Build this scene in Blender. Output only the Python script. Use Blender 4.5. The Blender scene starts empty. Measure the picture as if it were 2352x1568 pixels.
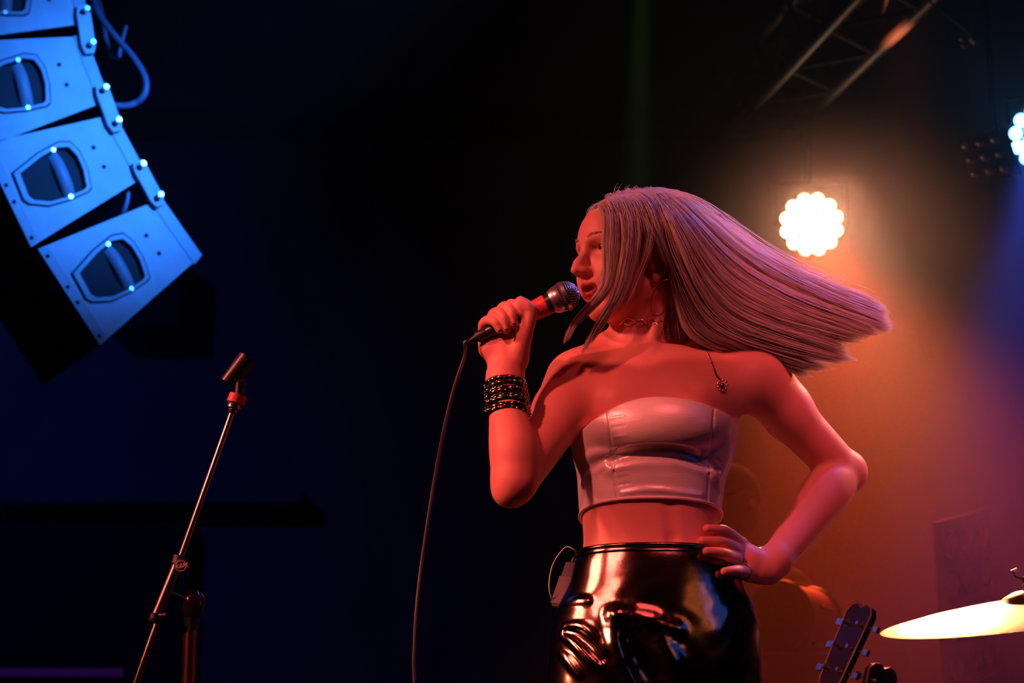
import bpy, bmesh, math, random
import numpy as np
from mathutils import Vector, Matrix

# ------------------------------------------------------------------ camera
sc = bpy.context.scene
COL = sc.collection
W_PX, H_PX, F_PX = 2352, 1568, 4800.0
PITCH = math.radians(13.9)
CAM = np.array([0.0, 0.0, 1.5])
STAGE = 1.0                      # stage deck height
YS = 3.6                         # distance of the singer
cd = bpy.data.cameras.new('camera')
cam = bpy.data.objects.new('camera', cd); COL.objects.link(cam)
cd.sensor_width = 36.0; cd.lens = F_PX / W_PX * 36.0
cd.clip_start = 0.05; cd.clip_end = 100
cam.location = CAM; cam.rotation_euler = (math.pi/2 + PITCH, 0, 0)
cd.dof.use_dof = True; cd.dof.focus_distance = 3.70; cd.dof.aperture_fstop = 5.0
sc.camera = cam
sc.view_settings.view_transform = 'Standard'; sc.view_settings.look = 'None'
sc.view_settings.exposure = 0.0; sc.view_settings.gamma = 1.0
sc.view_settings.use_curve_mapping = False
w = bpy.data.worlds.new('world'); sc.world = w; w.use_nodes = True
w.node_tree.nodes['Background'].inputs[0].default_value = (0.35, 0.4, 1.0, 1)
w.node_tree.nodes['Background'].inputs[1].default_value = 0.0012

_cp, _sp = math.cos(PITCH), math.sin(PITCH)
def ray(px, py):
    a = (px - W_PX/2)/F_PX; b = -(py - H_PX/2)/F_PX
    return np.array([a, _cp - b*_sp, _sp + b*_cp])
def at(px, py, Y):               # pixel + distance -> point
    d = ray(px, py); return CAM + d*(Y/d[1])
def S(px, py, dy=0.0):           # pixel at the singer's distance (+ offset)
    return at(px, py, YS + dy)
def V(p): return Vector((float(p[0]), float(p[1]), float(p[2])))

# ------------------------------------------------------------------ light
def spot(name, loc, aim, energy, color, angle=40, blend=0.4, size=0.1):
    l = bpy.data.lights.new(name, 'SPOT'); l.energy = energy; l.color = color
    l.spot_size = math.radians(angle); l.spot_blend = blend; l.shadow_soft_size = size
    o = bpy.data.objects.new(name, l); COL.objects.link(o)
    o.location = V(loc); o.rotation_euler = (V(aim)-V(loc)).to_track_quat('-Z', 'Y').to_euler()
    return o
SING = (0.28, 3.6, 2.35)
# red keys from the side of the hall, red wash from the front, blue wash on the speakers, back lights, and added spots that brighten single parts
spot('key_red', (-2.85, 2.75, 3.75), SING, 400, (1.0, 0.200, 0.150), 30, 0.3, 0.14)
spot('key_red_two', (-2.1, 1.0, 4.5), (0.15, 3.6, 1.97), 450, (1.0, 0.165, 0.140), 12, 0.7, 0.08)
spot('trouser_fill_red', (-2.9, 2.7, 2.7), (0.24, 3.6, 1.72), 560, (1.0, 0.24, 0.17), 11, 1.0, 0.10)  # added spot, strengthens the streaks on the trousers
spot('front_red', (0.95, 0.7, 5.6), (0.52, 3.6, 2.10), 105, (1.0, 0.125, 0.150), 24, 0.7, 0.16)
spot('hair_fill_red', (2.0, 0.4, 4.9), (0.58, 3.6, 2.54), 560, (1.0, 0.17, 0.18), 8.5, 0.8, 0.10)  # added narrow spot, only brightens the hair
spot('speaker_blue', (1.6, 2.6, 4.6), (-1.12, 5.6, 3.46), 1500, (0.022, 0.20, 1.0), 16, 1.0, 0.15)
spot('hair_blue', (2.3, 4.3, 5.3), (0.50, 3.6, 2.62), 270, (0.14, 0.20, 1.0), 17, 0.7, 0.10)
spot('trouser_blue', (2.9, 1.0, 3.3), (0.5, 3.6, 1.95), 12, (0.03, 0.16, 1.0), 12, 0.7, 0.08)
spot('trouser_orange', (2.2, 0.5, 3.2), (0.42, 3.6, 1.85), 12, (1.0, 0.30, 0.08), 9, 0.7, 0.08)
spot('hair_fill_back', (1.75, 4.5, 3.35), (0.72, 3.6, 2.46), 150, (1.0, 0.36, 0.22), 34, 0.7, 0.06)  # added unseen lamp near the singer, backlights hair without lighting the haze
spot('back_amber', (1.15, 7.6, 3.9), (0.66, 3.6, 2.36), 430, (1.0, 0.36, 0.19), 17, 0.5, 0.10)
spot('cymbal_fill', (1.25, 7.6, 4.0), (0.88, 3.95, 1.95), 560, (1.0, 0.42, 0.20), 7.5, 0.6, 0.10)  # extra narrow beam added near the par lamp to brighten the cymbal
spot('wall_blue', (-3.6, 6.0, 5.6), (-3.2, 11.0, 2.9), 150, (0.02, 0.08, 1.0), 70, 1.0, 0.2)
spot('truss_fill', (1.3, 6.4, 3.0), at(2072, 68, 7.0), 1900, (1.0, 0.20, 0.07), 7.0, 0.9, 0.1)  # added spot without a fixture, lights a piece of truss chord
spot('arm_fill', (2.5, 1.0, 2.7), (0.70, 3.65, 2.06), 80, (1.0, 0.14, 0.12), 10.5, 0.9, 0.10)  # added spot to lift the left arm
spot('stand_fill', (-2.6, 1.6, 3.3), (-0.55, 3.62, 1.95), 170, (1.0, 0.20, 0.15), 13, 0.7, 0.06)  # added spot to lift the boom and stand


# ------------------------------------------------------------------ materials
MATS = {}
def mat(name, color, rough=0.5, metal=0.0, spec=0.5, noise=0.0, nscale=40, bump=0.0, bscale=200, sss=0.0,
        trans=0.0, emit=None, estr=0.0, coat=0.0, aniso=0.0, sheen=0.0, detail=3, stretch=None):
    if name in MATS: return MATS[name]
    m = bpy.data.materials.new(name); m.use_nodes = True; MATS[name] = m
    nt = m.node_tree; b = nt.nodes['Principled BSDF']
    I = b.inputs
    I['Base Color'].default_value = (*color, 1); I['Roughness'].default_value = rough
    I['Metallic'].default_value = metal; I['Specular IOR Level'].default_value = spec
    I['Coat Weight'].default_value = coat
    I['Sheen Weight'].default_value = sheen
    if aniso: I['Anisotropic'].default_value = aniso
    if sss:
        I['Subsurface Weight'].default_value = sss
        I['Subsurface Radius'].default_value = (1.0, 0.3, 0.18); I['Subsurface Scale'].default_value = 0.012
    if emit:
        I['Emission Color'].default_value = (*emit, 1); I['Emission Strength'].default_value = estr
    tc = nt.nodes.new('ShaderNodeTexCoord')
    src = tc.outputs['Object']
    if stretch:
        mp = nt.nodes.new('ShaderNodeMapping'); mp.inputs['Scale'].default_value = stretch
        nt.links.new(src, mp.inputs['Vector']); src = mp.outputs['Vector']
    if noise:
        n = nt.nodes.new('ShaderNodeTexNoise'); n.inputs['Scale'].default_value = nscale
        n.inputs['Detail'].default_value = detail
        nt.links.new(src, n.inputs['Vector'])
        r = nt.nodes.new('ShaderNodeMapRange'); r.inputs['To Min'].default_value = 1-noise; r.inputs['To Max'].default_value = 1+noise
        nt.links.new(n.outputs['Fac'], r.inputs['Value'])
        mx = nt.nodes.new('ShaderNodeMix'); mx.data_type = 'RGBA'; mx.blend_type = 'MULTIPLY'; mx.inputs[0].default_value = 1
        mx.inputs[6].default_value = (*color, 1)
        nt.links.new(r.outputs[0], mx.inputs[7]); nt.links.new(mx.outputs[2], I['Base Color'])
    if bump:
        n2 = nt.nodes.new('ShaderNodeTexNoise'); n2.inputs['Scale'].default_value = bscale; n2.inputs['Detail'].default_value = 2
        nt.links.new(src, n2.inputs['Vector'])
        bp = nt.nodes.new('ShaderNodeBump'); bp.inputs['Strength'].default_value = bump; bp.inputs['Distance'].default_value = 0.002
        nt.links.new(n2.outputs['Fac'], bp.inputs['Height']); nt.links.new(bp.outputs['Normal'], I['Normal'])
    if trans:
        t = nt.nodes.new('ShaderNodeBsdfTranslucent'); t.inputs['Color'].default_value = (*color, 1)
        ms = nt.nodes.new('ShaderNodeMixShader'); ms.inputs[0].default_value = trans
        out = nt.nodes['Material Output']
        nt.links.new(b.outputs[0], ms.inputs[1]); nt.links.new(t.outputs[0], ms.inputs[2]); nt.links.new(ms.outputs[0], out.inputs['Surface'])
    return m

# ------------------------------------------------------------------ object helpers
def tag(o, label=None, cat=None, group=None, kind=None):
    if label: o['label'] = label
    if cat: o['category'] = cat
    if group: o['group'] = group
    if kind: o['kind'] = kind
    return o
def thing(name, loc, label, cat, group=None, M=None):
    o = bpy.data.objects.new(name, None); COL.objects.link(o); o.empty_display_size = 0.05
    if M is not None: o.matrix_world = M
    else: o.location = V(loc)
    return tag(o, label, cat, group)
def mesh_np(name, v, f, m, smooth=True):
    """v (N,3) array, f (M,k) int array or list of faces"""
    me = bpy.data.meshes.new(name)
    if isinstance(f, np.ndarray):
        n, k = f.shape
        me.vertices.add(len(v)); me.vertices.foreach_set('co', np.ascontiguousarray(v, dtype=np.float32).ravel())
        me.loops.add(n*k); me.loops.foreach_set('vertex_index', np.ascontiguousarray(f, dtype=np.int32).ravel())
        me.polygons.add(n); me.polygons.foreach_set('loop_start', np.arange(0, n*k, k, dtype=np.int32))
        me.update(calc_edges=True)
    else:
        me.from_pydata([tuple(map(float, p)) for p in v], [], f); me.update()
    if smooth: me.polygons.foreach_set('use_smooth', np.ones(len(me.polygons), dtype=bool))
    if m: me.materials.append(m)
    return me
def link(name, me, parent=None, shift=True):
    o = bpy.data.objects.new(name, me); COL.objects.link(o)
    if parent is not None:
        o.parent = parent
        if shift:      # mesh is in world coordinates
            p = parent; L = Vector((0, 0, 0))
            while p is not None: L += p.location; p = p.parent
            o.location = -L
    return o
def onp(name, v, f, m, parent=None, smooth=True, shift=True):
    return link(name, mesh_np(name, v, f, m, smooth), parent, shift)
class MB:
    """collects simple shapes into one mesh"""
    def __init__(s): s.v = []; s.f = []
    def add(s, v, f):
        o = len(s.v); s.v += [tuple(map(float, p)) for p in v]; s.f += [tuple(i+o for i in q) for q in f]; return s
    def box(s, c, size, M=None):
        c = Vector(c); h = Vector(size)/2
        pts = [Vector((x*h.x, y*h.y, z*h.z)) for x in (-1, 1) for y in (-1, 1) for z in (-1, 1)]
        if M is not None: pts = [M @ p for p in pts]
        return s.add([p+c for p in pts], [(0,1,3,2),(4,6,7,5),(0,4,5,1),(2,3,7,6),(0,2,6,4),(1,5,7,3)])
    def tube(s, pts, r, n=12, caps=True, closed=False):
        pts = [Vector(tuple(map(float, p))) for p in pts]; k = len(pts)
        rs = r if isinstance(r, (list, tuple, np.ndarray)) else [r]*k
        up = None; V_ = []
        for i, p in enumerate(pts):
            if closed: t = pts[(i+1) % k]-pts[i-1]
            else: t = pts[min(i+1, k-1)]-pts[max(i-1, 0)]
            t.normalize()
            if up is None:
                up = Vector((0, 0, 1)) if abs(t.z) < 0.9 else Vector((1, 0, 0))
            a = t.cross(up); a.normalize(); b = a.cross(t); b.normalize(); up = b
            for j in range(n):
                q = 2*math.pi*j/n; V_.append(p + (a*math.cos(q)+b*math.sin(q))*rs[i])
        F_ = []
        for i in range(k if closed else k-1):
            i2 = (i+1) % k
            for j in range(n):
                j2 = (j+1) % n; F_.append((i*n+j, i*n+j2, i2*n+j2, i2*n+j))
        if caps and not closed: F_ += [tuple(range(n-1, -1, -1)), tuple(range((k-1)*n, k*n))]
        return s.add(V_, F_)
    def lathe(s, prof, n=32, M=None):
        """prof list of (r, z) about local z"""
        k = len(prof); V_ = []; F_ = []
        for (r, z) in prof:
            for j in range(n):
                q = 2*math.pi*j/n; p = Vector((r*math.cos(q), r*math.sin(q), z))
                V_.append(M @ p if M is not None else p)
        for i in range(k-1):
            for j in range(n):
                j2 = (j+1) % n; F_.append((i*n+j, i*n+j2, (i+1)*n+j2, (i+1)*n+j))
        if prof[0][0] > 1e-6: F_.append(tuple(range(n-1, -1, -1)))
        if prof[-1][0] > 1e-6: F_.append(tuple(range((k-1)*n, k*n)))
        return s.add(V_, F_)
    def prism(s, poly, y0, y1):
        """poly [(x,z)] extruded along y"""
        n = len(poly)
        V_ = [(x, y0, z) for x, z in poly]+[(x, y1, z) for x, z in poly]
        F_ = [tuple(range(n)), tuple(range(2*n-1, n-1, -1))]+[(i, (i+n), (i+1) % n+n, (i+1) % n) for i in range(n)]
        return s.add(V_, F_)
    def mesh(s, name, m, smooth=True):
        me = bpy.data.meshes.new(name); me.from_pydata(s.v, [], s.f)
        bm = bmesh.new(); bm.from_mesh(me); bmesh.ops.recalc_face_normals(bm, faces=bm.faces)
        if smooth:
            for e in bm.edges:
                if len(e.link_faces) == 2 and e.calc_face_angle(0) > 0.7: e.smooth = False
            for f in bm.faces: f.smooth = True
        bm.to_mesh(me); bm.free()
        if m: me.materials.append(m)
        return me
    def build(s, name, m, parent=None, smooth=True, shift=True, bevel=0.0):
        o = link(name, s.mesh(name, m, smooth), parent, shift)
        if bevel:
            b = o.modifiers.new('bevel', 'BEVEL'); b.width = bevel; b.segments = 2; b.limit_method = 'ANGLE'
        return o
def frame(loc, zdir, up=(0, 0, 1)):
    z = V(zdir).normalized(); u = Vector(up)
    if abs(z.dot(u)) > 0.97: u = Vector((0, 1, 0))
    x = u.cross(z).normalized(); y = z.cross(x)
    return Matrix(((x.x, y.x, z.x, loc[0]), (x.y, y.y, z.y, loc[1]), (x.z, y.z, z.z, loc[2]), (0, 0, 0, 1)))
def crom(pts, n):
    """catmull-rom resample to n points"""
    P = np.array(pts, float); k = len(P)
    P = np.vstack([2*P[0]-P[1], P, 2*P[-1]-P[-2]])
    t = np.linspace(0, k-1-1e-6, n); i = t.astype(int); u = (t-i)[:, None]
    a, b, c, d = P[i], P[i+1], P[i+2], P[i+3]
    return 0.5*(2*b+(c-a)*u+(2*a-5*b+4*c-d)*u*u+(3*b-a-3*c+d)*u**3)

# ------------------------------------------------------------------ implicit surfaces (for bodies and cloth)
class Field:
    def __init__(s): s.ops = []
    def add(s, fn, c, r, k=0.01, mode='u'): s.ops.append((fn, np.asarray(c, float), r, k, mode)); return s
    def cone(s, a, b, ra, rb, k=0.01, mode='u'):
        a = np.asarray(a, float); b = np.asarray(b, float); ab = b-a; L2 = max(ab@ab, 1e-12)
        def fn(P):
            t = np.clip(((P-a)@ab)/L2, 0, 1)
            return np.linalg.norm(P-a-t[:, None]*ab, axis=1)-(ra+(rb-ra)*t)
        return s.add(fn, (a+b)/2, math.sqrt(L2)/2+max(ra, rb), k, mode)
    def chain(s, pts, rs, k=0.01, mode='u', kj=None, n=None, sk=0.0):
        """smooth tapering tube through all the points, joined as one piece"""
        q = crom(np.column_stack([np.array(pts, float), np.array(rs, float)]), n or (len(pts)-1)*4+1)
        A = q[:-1, :3]; D = q[1:, :3]-q[:-1, :3]; L2 = np.maximum((D*D).sum(1), 1e-12); ra = q[:-1, 3]; dr = q[1:, 3]-q[:-1, 3]
        def fn(P):
            d = None
            for i in range(len(A)):
                w_ = P-A[i]; t = np.clip((w_@D[i])/L2[i], 0, 1); w_ = w_-t[:, None]*D[i]
                e = np.sqrt((w_*w_).sum(1))-(ra[i]+dr[i]*t)
                if d is None: d = e
                elif sk:
                    h = np.maximum(sk-np.abs(d-e), 0)/sk; d = np.minimum(d, e)-h*h*sk*0.25
                else: d = np.minimum(d, e)
            return d
        c = (q[:, :3].min(0)+q[:, :3].max(0))/2
        return s.add(fn, c, float((np.linalg.norm(q[:, :3]-c, axis=1)+q[:, 3]).max()), k, mode)
    def ell(s, c, r, k=0.01, R=None, mode='u'):
        c = np.asarray(c, float); r = np.asarray(r, float)
        def fn(P):
            q = P-c
            if R is not None: q = q@R
            k0 = np.linalg.norm(q/r, axis=1); k1 = np.linalg.norm(q/(r*r), axis=1)+1e-9
            return np.where(k0 < 1e-3, -r.min(), k0*(k0-1)/k1)
        return s.add(fn, c, r.max(), k, mode)
    def __call__(s, P):
        d = np.full(len(P), 0.5)
        for fn, c, r, k, mode in s.ops:
            if r is None: idx = slice(None); Q = P
            else:
                m = 0.03 + k
                q = P-c; idx = np.nonzero((q*q).sum(1) < (r+m)**2)[0]
                if len(idx) == 0: continue
                Q = P[idx]
            e = fn(Q); a = d[idx]
            if mode == 'u':
                h = np.maximum(k-np.abs(a-e), 0)/k; v = np.minimum(a, e)-h*h*k*0.25
            elif mode == 's':
                e = -e; h = np.maximum(k-np.abs(a-e), 0)/k; v = np.maximum(a, e)+h*h*k*0.25
            elif mode == 'i':
                h = np.maximum(k-np.abs(a-e), 0)/k; v = np.maximum(a, e)+h*h*k*0.25
            d[idx] = v
        return d
def polygonize(F, lo, hi, h, proj=2):
    """surface nets over a sparse set of blocks"""
    B = 8; lo = np.asarray(lo, float); hi = np.asarray(hi, float)
    nb = np.ceil((hi-lo)/(h*B)).astype(int); n = nb*B
    g = np.stack(np.meshgrid(*[np.arange(k) for k in nb], indexing='ij'), -1).reshape(-1, 3)
    dc = F(lo+(g*B+(B-1)/2)*h)
    act = np.abs(dc) < B*h*1.15
    Vv = np.repeat(np.repeat(np.repeat(np.sign(dc).reshape(nb).astype(np.float32), B, 0), B, 1), B, 2)
    off = np.stack(np.meshgrid(*[np.arange(B)]*3, indexing='ij'), -1).reshape(-1, 3)
    ga = g[act]
    for c0 in range(0, len(ga), 1500):
        idx = (ga[c0:c0+1500, None, :]*B+off[None]).reshape(-1, 3)
        Vv[idx[:, 0], idx[:, 1], idx[:, 2]] = F(lo+idx*h)
    ins = Vv < 0
    cnt = np.zeros((n[0]-1, n[1]-1, n[2]-1), np.uint8)
    for a in (0, 1):
        for b in (0, 1):
            for c in (0, 1): cnt += ins[a:n[0]-1+a, b:n[1]-1+b, c:n[2]-1+c]
    cells = np.argwhere((cnt > 0) & (cnt < 8)); del cnt
    cor = np.array([(a, b, c) for a in (0, 1) for b in (0, 1) for c in (0, 1)])
    val = np.stack([Vv[cells[:, 0]+a, cells[:, 1]+b, cells[:, 2]+c] for a, b, c in cor], 1)
    acc = np.zeros((len(cells), 3)); num = np.zeros(len(cells))
    for i in range(8):
        for j in range(i+1, 8):
            if np.abs(cor[i]-cor[j]).sum() != 1: continue
            x = (val[:, i] < 0) != (val[:, j] < 0)
            t = np.where(x, val[:, i]/np.where(x, val[:, i]-val[:, j], 1), 0)
            acc += np.where(x[:, None], cor[i]+t[:, None]*(cor[j]-cor[i]), 0); num += x
    P = lo+(cells+acc/num[:, None])*h
    im = np.full((n[0]-1, n[1]-1, n[2]-1), -1, np.int32)
    im[cells[:, 0], cells[:, 1], cells[:, 2]] = np.arange(len(cells))
    faces = []
    for ax in range(3):
        sl0 = [slice(None)]*3; sl1 = [slice(None)]*3; sl0[ax] = slice(0, -1); sl1[ax] = slice(1, None)
        x = ins[tuple(sl0)] != ins[tuple(sl1)]
        e = np.argwhere(x); u, v = (ax+1) % 3, (ax+2) % 3
        e = e[(e[:, u] > 0) & (e[:, v] > 0) & (e[:, u] < n[u]-1) & (e[:, v] < n[v]-1)]
        q = []
        for du, dv in ((-1, -1), (0, -1), (0, 0), (-1, 0)):
            c = e.copy(); c[:, u] += du; c[:, v] += dv; q.append(im[c[:, 0], c[:, 1], c[:, 2]])
        q = np.stack(q, 1); fl = ~ins[e[:, 0], e[:, 1], e[:, 2]]
        q[fl] = q[fl][:, ::-1]; faces.append(q)
    f = np.vstack(faces); f = f[(f >= 0).all(1)]
    T4 = np.array([(1, 1, 1), (1, -1, -1), (-1, 1, -1), (-1, -1, 1)], float); e = 0.0008
    for _ in range(proj):
        d4 = [F(P+t*e) for t in T4]
        d = sum(d4)/4; gr = sum(d4[i][:, None]*T4[i] for i in range(4))/(4*e)
        gn = np.maximum((gr*gr).sum(1), 0.2)
        P = P+np.clip(-d/gn, -h, h)[:, None]*gr
    return P, f
def hit(F, px, py, y0=3.25, y1=3.9):
    """first point of a surface seen through a pixel"""
    d = ray(px, py); Y = np.linspace(y0, y1, 261); P = CAM+d[None]*(Y/d[1])[:, None]
    v = F(P); n = np.nonzero(v < 0)[0]
    if len(n) == 0: return P[np.argmin(v)]
    i = max(n[0], 1); t = v[i-1]/(v[i-1]-v[i]+1e-9)
    return P[i-1]+(P[i]-P[i-1])*t

# ================================================================== THE SINGER
random.seed(4); np.random.seed(4)
BASE = np.array([0.28, 3.6, STAGE])
singer = thing('person', BASE, 'singer in satin bandeau top and shiny dark trousers, blonde hair flying, singing into a microphone', 'person')
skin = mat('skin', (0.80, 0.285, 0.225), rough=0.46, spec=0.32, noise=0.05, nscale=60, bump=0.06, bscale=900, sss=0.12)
R_ = lambda px: px/1300.0

# ---- head frame
YAW, HPITCH = math.radians(58), math.radians(-4)
HL = np.array([math.cos(YAW), -math.sin(YAW), 0.0])
HF = np.array([-math.sin(YAW)*math.cos(HPITCH), -math.cos(YAW)*math.cos(HPITCH), math.sin(HPITCH)])
HU = np.cross(HF, HL)
HR = np.stack([HL, HF, HU], 1)
H0 = S(1449, 606, 0.005)
HS = 1.03
def HP(s, f, u): return H0+HS*(s*HL+f*HF+u*HU)
def to_head(P): return ((P-H0)@HR)/HS

# ---- torso loft: (py, left px, right px, front depth, back depth)
SEC = [(800, 1425, 1575, .045, .050), (822, 1385, 1640, .052, .062), (850, 1340, 1700, .066, .078), (900, 1322, 1706, .086, .090), (955, 1325, 1690, .095, .095),
       (1010, 1330, 1673, .096, .095), (1060, 1330, 1666, .092, .092), (1140, 1334, 1655, .086, .086), (1200, 1338, 1651, .083, .084),
       (1245, 1340, 1652, .085, .086), (1275, 1335, 1664, .090, .091), (1300, 1326, 1680, .095, .098), (1340, 1316, 1696, .101, .107), (1400, 1303, 1711, .108, .118), (1500, 1289, 1716, .112, .125), (1568, 1284, 1720, .108, .12)]
_z = np.array([S(1500, s[0])[2] for s in SEC]); _xl = np.array([S(s[1], s[0])[0] for s in SEC]); _xr = np.array([S(s[2], s[0])[0] for s in SEC])
_q = np.stack([_z, _xl, _xr, np.array([s[3] for s in SEC]), np.array([s[4] for s in SEC])], 1)
_qs = crom(_q, 400)[::-1]
_zz = np.linspace(_qs[0, 0], _qs[-1, 0], 1200)
_tab = np.stack([np.interp(_zz, _qs[:, 0], _qs[:, i]) for i in (1, 2, 3, 4)], 1)
def loft(P, grow=0.0, zlo=-9, zhi=9):
    z = P[:, 2]
    xl, xr, bf, bb = _tab[np.clip(((z-_zz[0])/(_zz[1]-_zz[0])).astype(np.int32), 0, 1199)].T
    a = (xr-xl)/2+grow; dx = np.abs(P[:, 0]-(xl+xr)/2)/a
    dy = P[:, 1]-YS; b = np.where(dy < 0, bf, bb)+grow; e = np.abs(dy)/b
    d = ((dx**2.3+e**2.3+1e-9)**(1/2.3)-1)*np.minimum(a, b)
    return np.maximum(np.maximum(d, z-zhi), zlo-z)
def zof(py, dy=0): return S(1500, py, dy)[2]

B = Field()
def under(P):
    z = P[:, 2]; st = lambda a, b: np.clip((z-a)/(b-a), 0, 1)
    s1 = st(zof(1141, -.09)+.006, zof(1141, -.09)+.03)*(1-st(zof(925, -.1)-.045, zof(925, -.1)-.012))
    s2 = 1-st(zof(1243, -.1)-.035, zof(1243, -.1)-.010)
    return -.022*np.maximum(s1, s2)
B.add(lambda P: loft(P, under(P), zof(1430), zof(802)), S(1500, 1100), 0.60, 0.03)
# chest, ribs, collar bones, trapezius
NECK = S(1492, 842, 0.028)
B.cone(S(1440, 772, .040), S(1325, 862, .015), .030, .038, .05)
B.cone(S(1560, 772, .045), S(1725, 850, .025), .034, .044, .05)
B.cone(S(1472, 850, -.045), S(1345, 846, -.012), .008, .009, .022)
B.cone(S(1525, 848, -.045), S(1700, 838, -.006), .008, .010, .025)
# pectoral folds towards the arms
B.cone(S(1420, 930, -.055), S(1335, 905, -.012), .032, .028, .05)
B.cone(S(1600, 925, -.055), S(1708, 885, -.008), .032, .030, .045)
# belly modelling
B.cone(S(1540, 1150, -.092), S(1545, 1225, -.091), .004, .005, .02, 's')
B.ell(S(1546, 1236, -.090), (.006, .008, .010), .012, mode='s')
# neck
B.chain([HP(0, -.022, -.045), HP(0, -.020, -.085), NECK+np.array([0, .012, 0]), NECK+np.array([0, .02, -.05])], [.050, .046, .049, .056], .03)
B.cone(HP(.052, -.030, -.048), S(1490, 850, -.040), .013, .008, .013)      # sternomastoid, near side
B.cone(HP(-.045, -.025, -.05), S(1472, 850, -.038), .012, .008, .016)
B.cone(HP(.0, .020, -.070), S(1480, 836, .000), .024, .020, .03)          # throat


# ---- head
def he(c, r, k, mode='u'): B.ell(HP(*c), np.array(r)*HS, k, HR, mode)
def hc(a, b, ra, rb, k, mode='u'): B.cone(HP(*a), HP(*b), ra*HS, rb*HS, k, mode)
he((0, -.008, .040), (.071, .093, .080), .03)
he((0, .046, .038), (.055, .044, .052), .03)
he((0, .034, -.028), (.051, .050, .066), .03)
for q in (-1, 1):
    he((q*.043, .052, -.010), (.019, .024, .018), .022)
    he((q*.034, .058, -.036), (.022, .026, .028), .03)
    hc((q*.049, -.004, -.052), (q*.015, .066, -.088), .015, .013, .022)
    hc((q*.009, .0890, .0300), (q*.043, .0710, .0330), .0080, .0070, .016)
he((0, .0770, -.0900), (.016, .0160, .0150), .018)
he((0, .0660, -.0230), (.036, .0260, .034), .02)
he((0, .0700, -.0460), (.027, .0235, .026), .018)
# eye sockets, eyelids
for q in (-1, 1):
    he((q*.0300, .0980, .0160), (.0165, .0165, .0105), .014, 's')
    he((q*.0280, .0715, .0170), (.0146, .0144, .0136), .005)
    he((q*.0280, .0900, .0168), (.0140, .0135, .0060), .002, 's')
    hc((q*.0160, .0830, .0240), (q*.0420, .0745, .0225), .0024, .0022, .004)
# nose
hc((0, .0885, .0220), (0, .1095, -.0090), .0070, .0086, .012)
hc((0, .1095, -.0090), (0, .1180, -.0200), .0084, .0080, .008)
for q in (-1, 1):
    he((q*.0100, .1020, -.0230), (.0066, .0115, .0064), .012)
    he((q*.0062, .1060, -.0300), (.0036, .0064, .0042), .003, 's')
hc((0, .1080, -.0280), (0, .0930, -.0330), .0042, .0055, .006)
# lips: parted mouth
for q in (-1, 1):
    hc((0, .0975, -.0440), (q*.011, .0950, -.0450), .0050, .0048, .005)
    hc((q*.011, .0950, -.0450), (q*.0230, .0840, -.0530), .0048, .0030, .005)
    hc((0, .0935, -.0622), (q*.011, .0912, -.0612), .0060, .0054, .005)
    hc((q*.011, .0912, -.0612), (q*.0230, .0835, -.0540), .0054, .0030, .005)
he((0, .0965, -.0535), (.0165, .0110, .0030), .003, 's')
he((0, .0890, -.0770), (.017, .0070, .0055), .012, 's')
# ears
for q in (-1, 1):
    E = -.015
    he((q*.0705, -.006, .002+E), (.0085, .0165, .0290), .010)
    he((q*.0800, -.004, .004+E), (.0060, .0095, .0175), .006, 's')
    B.chain([HP(q*.0760, .008, .016+E), HP(q*.0770, .000, .030+E), HP(q*.0780, -.013, .025+E), HP(q*.0780, -.020, .010+E), HP(q*.0760, -.015, -.014+E)], [.0028, .0032, .0034, .0034, .0028], .004)
    he((q*.0735, .002, -.026+E), (.0060, .0080, .0085), .006)
    he((q*.0745, .0085, -.004+E), (.0045, .0040, .0070), .004)

# ---- right arm (raised, holding the microphone)
SH_R, EL_R, WR_R = S(1336, 888, .010), S(1181, 1106, -.165), S(1160, 868, -.125)
def mix(a, b, t): return a+(b-a)*t
B.cone(SH_R+np.array([.004, 0, .004]), mix(SH_R, EL_R, .35), .047, .0425, .04)
B.cone(mix(SH_R, EL_R, .35), EL_R, .0425, .0375, .02)
B.cone(S(1322, 870, -.005), S(1288, 930, -.05), .036, .036, .04)
B.chain([EL_R, mix(EL_R, WR_R, .28)+np.array([.004, -.004, 0]), mix(EL_R, WR_R, .62), WR_R], [.0358, .0418, .0328, .0258], .012, n=64)
B.ell(WR_R, (.030, .022, .03), .02)
B.ell(EL_R+np.array([-.010, .0, -.022]), (.020, .022, .018), .02)
# hand
MD = -.135                                                 # depth of the microphone axis
B.chain([WR_R, S(1164, 826, MD+.018), S(1166, 798, MD+.024)], [.025, .028, .026], .012, kj=.02)
B.ell(S(1142, 806, MD+.016), (.020, .017, .028), .016)
B.ell(S(1180, 815, MD+.014), (.022, .018, .030), .016)
B.cone(S(1120, 800, MD+.018), S(1114, 778, MD+.030), .016, .013, .014)
# knuckle row behind the microphone
MCP = [S(1112, 768, MD+.034), S(1136, 757, MD+.038), S(1160, 748, MD+.038), S(1182, 738, MD+.034)]
for m_ in MCP: B.cone(S(1162, 806, MD+.028), m_, .019, .0110, .010)
B.chain([MCP[0], S(1111, 745, MD+.014), S(1123, 735, MD-.012), S(1138, 741, MD-.024), S(1147, 757, MD-.023)], [.0104, .0095, .0088, .0079, .0068], .0035, kj=.004)
B.chain([MCP[1], S(1131, 727, MD+.012), S(1143, 717, MD-.014), S(1157, 729, MD-.026), S(1163, 757, MD-.023)], [.0108, .0098, .0092, .0084, .0072], .0035, kj=.004)
B.chain([MCP[2], S(1152, 713, MD+.012), S(1163, 704, MD-.014), S(1176, 717, MD-.026), S(1180, 744, MD-.023)], [.0108, .0099, .0093, .0084, .0072], .0035, kj=.004)
B.chain([MCP[3], S(1172, 702, MD+.010), S(1181, 699, MD-.012), S(1191, 705, MD-.023), S(1195, 718, MD-.024)], [.0102, .0093, .0086, .0079, .0068], .0035, kj=.004)
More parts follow.
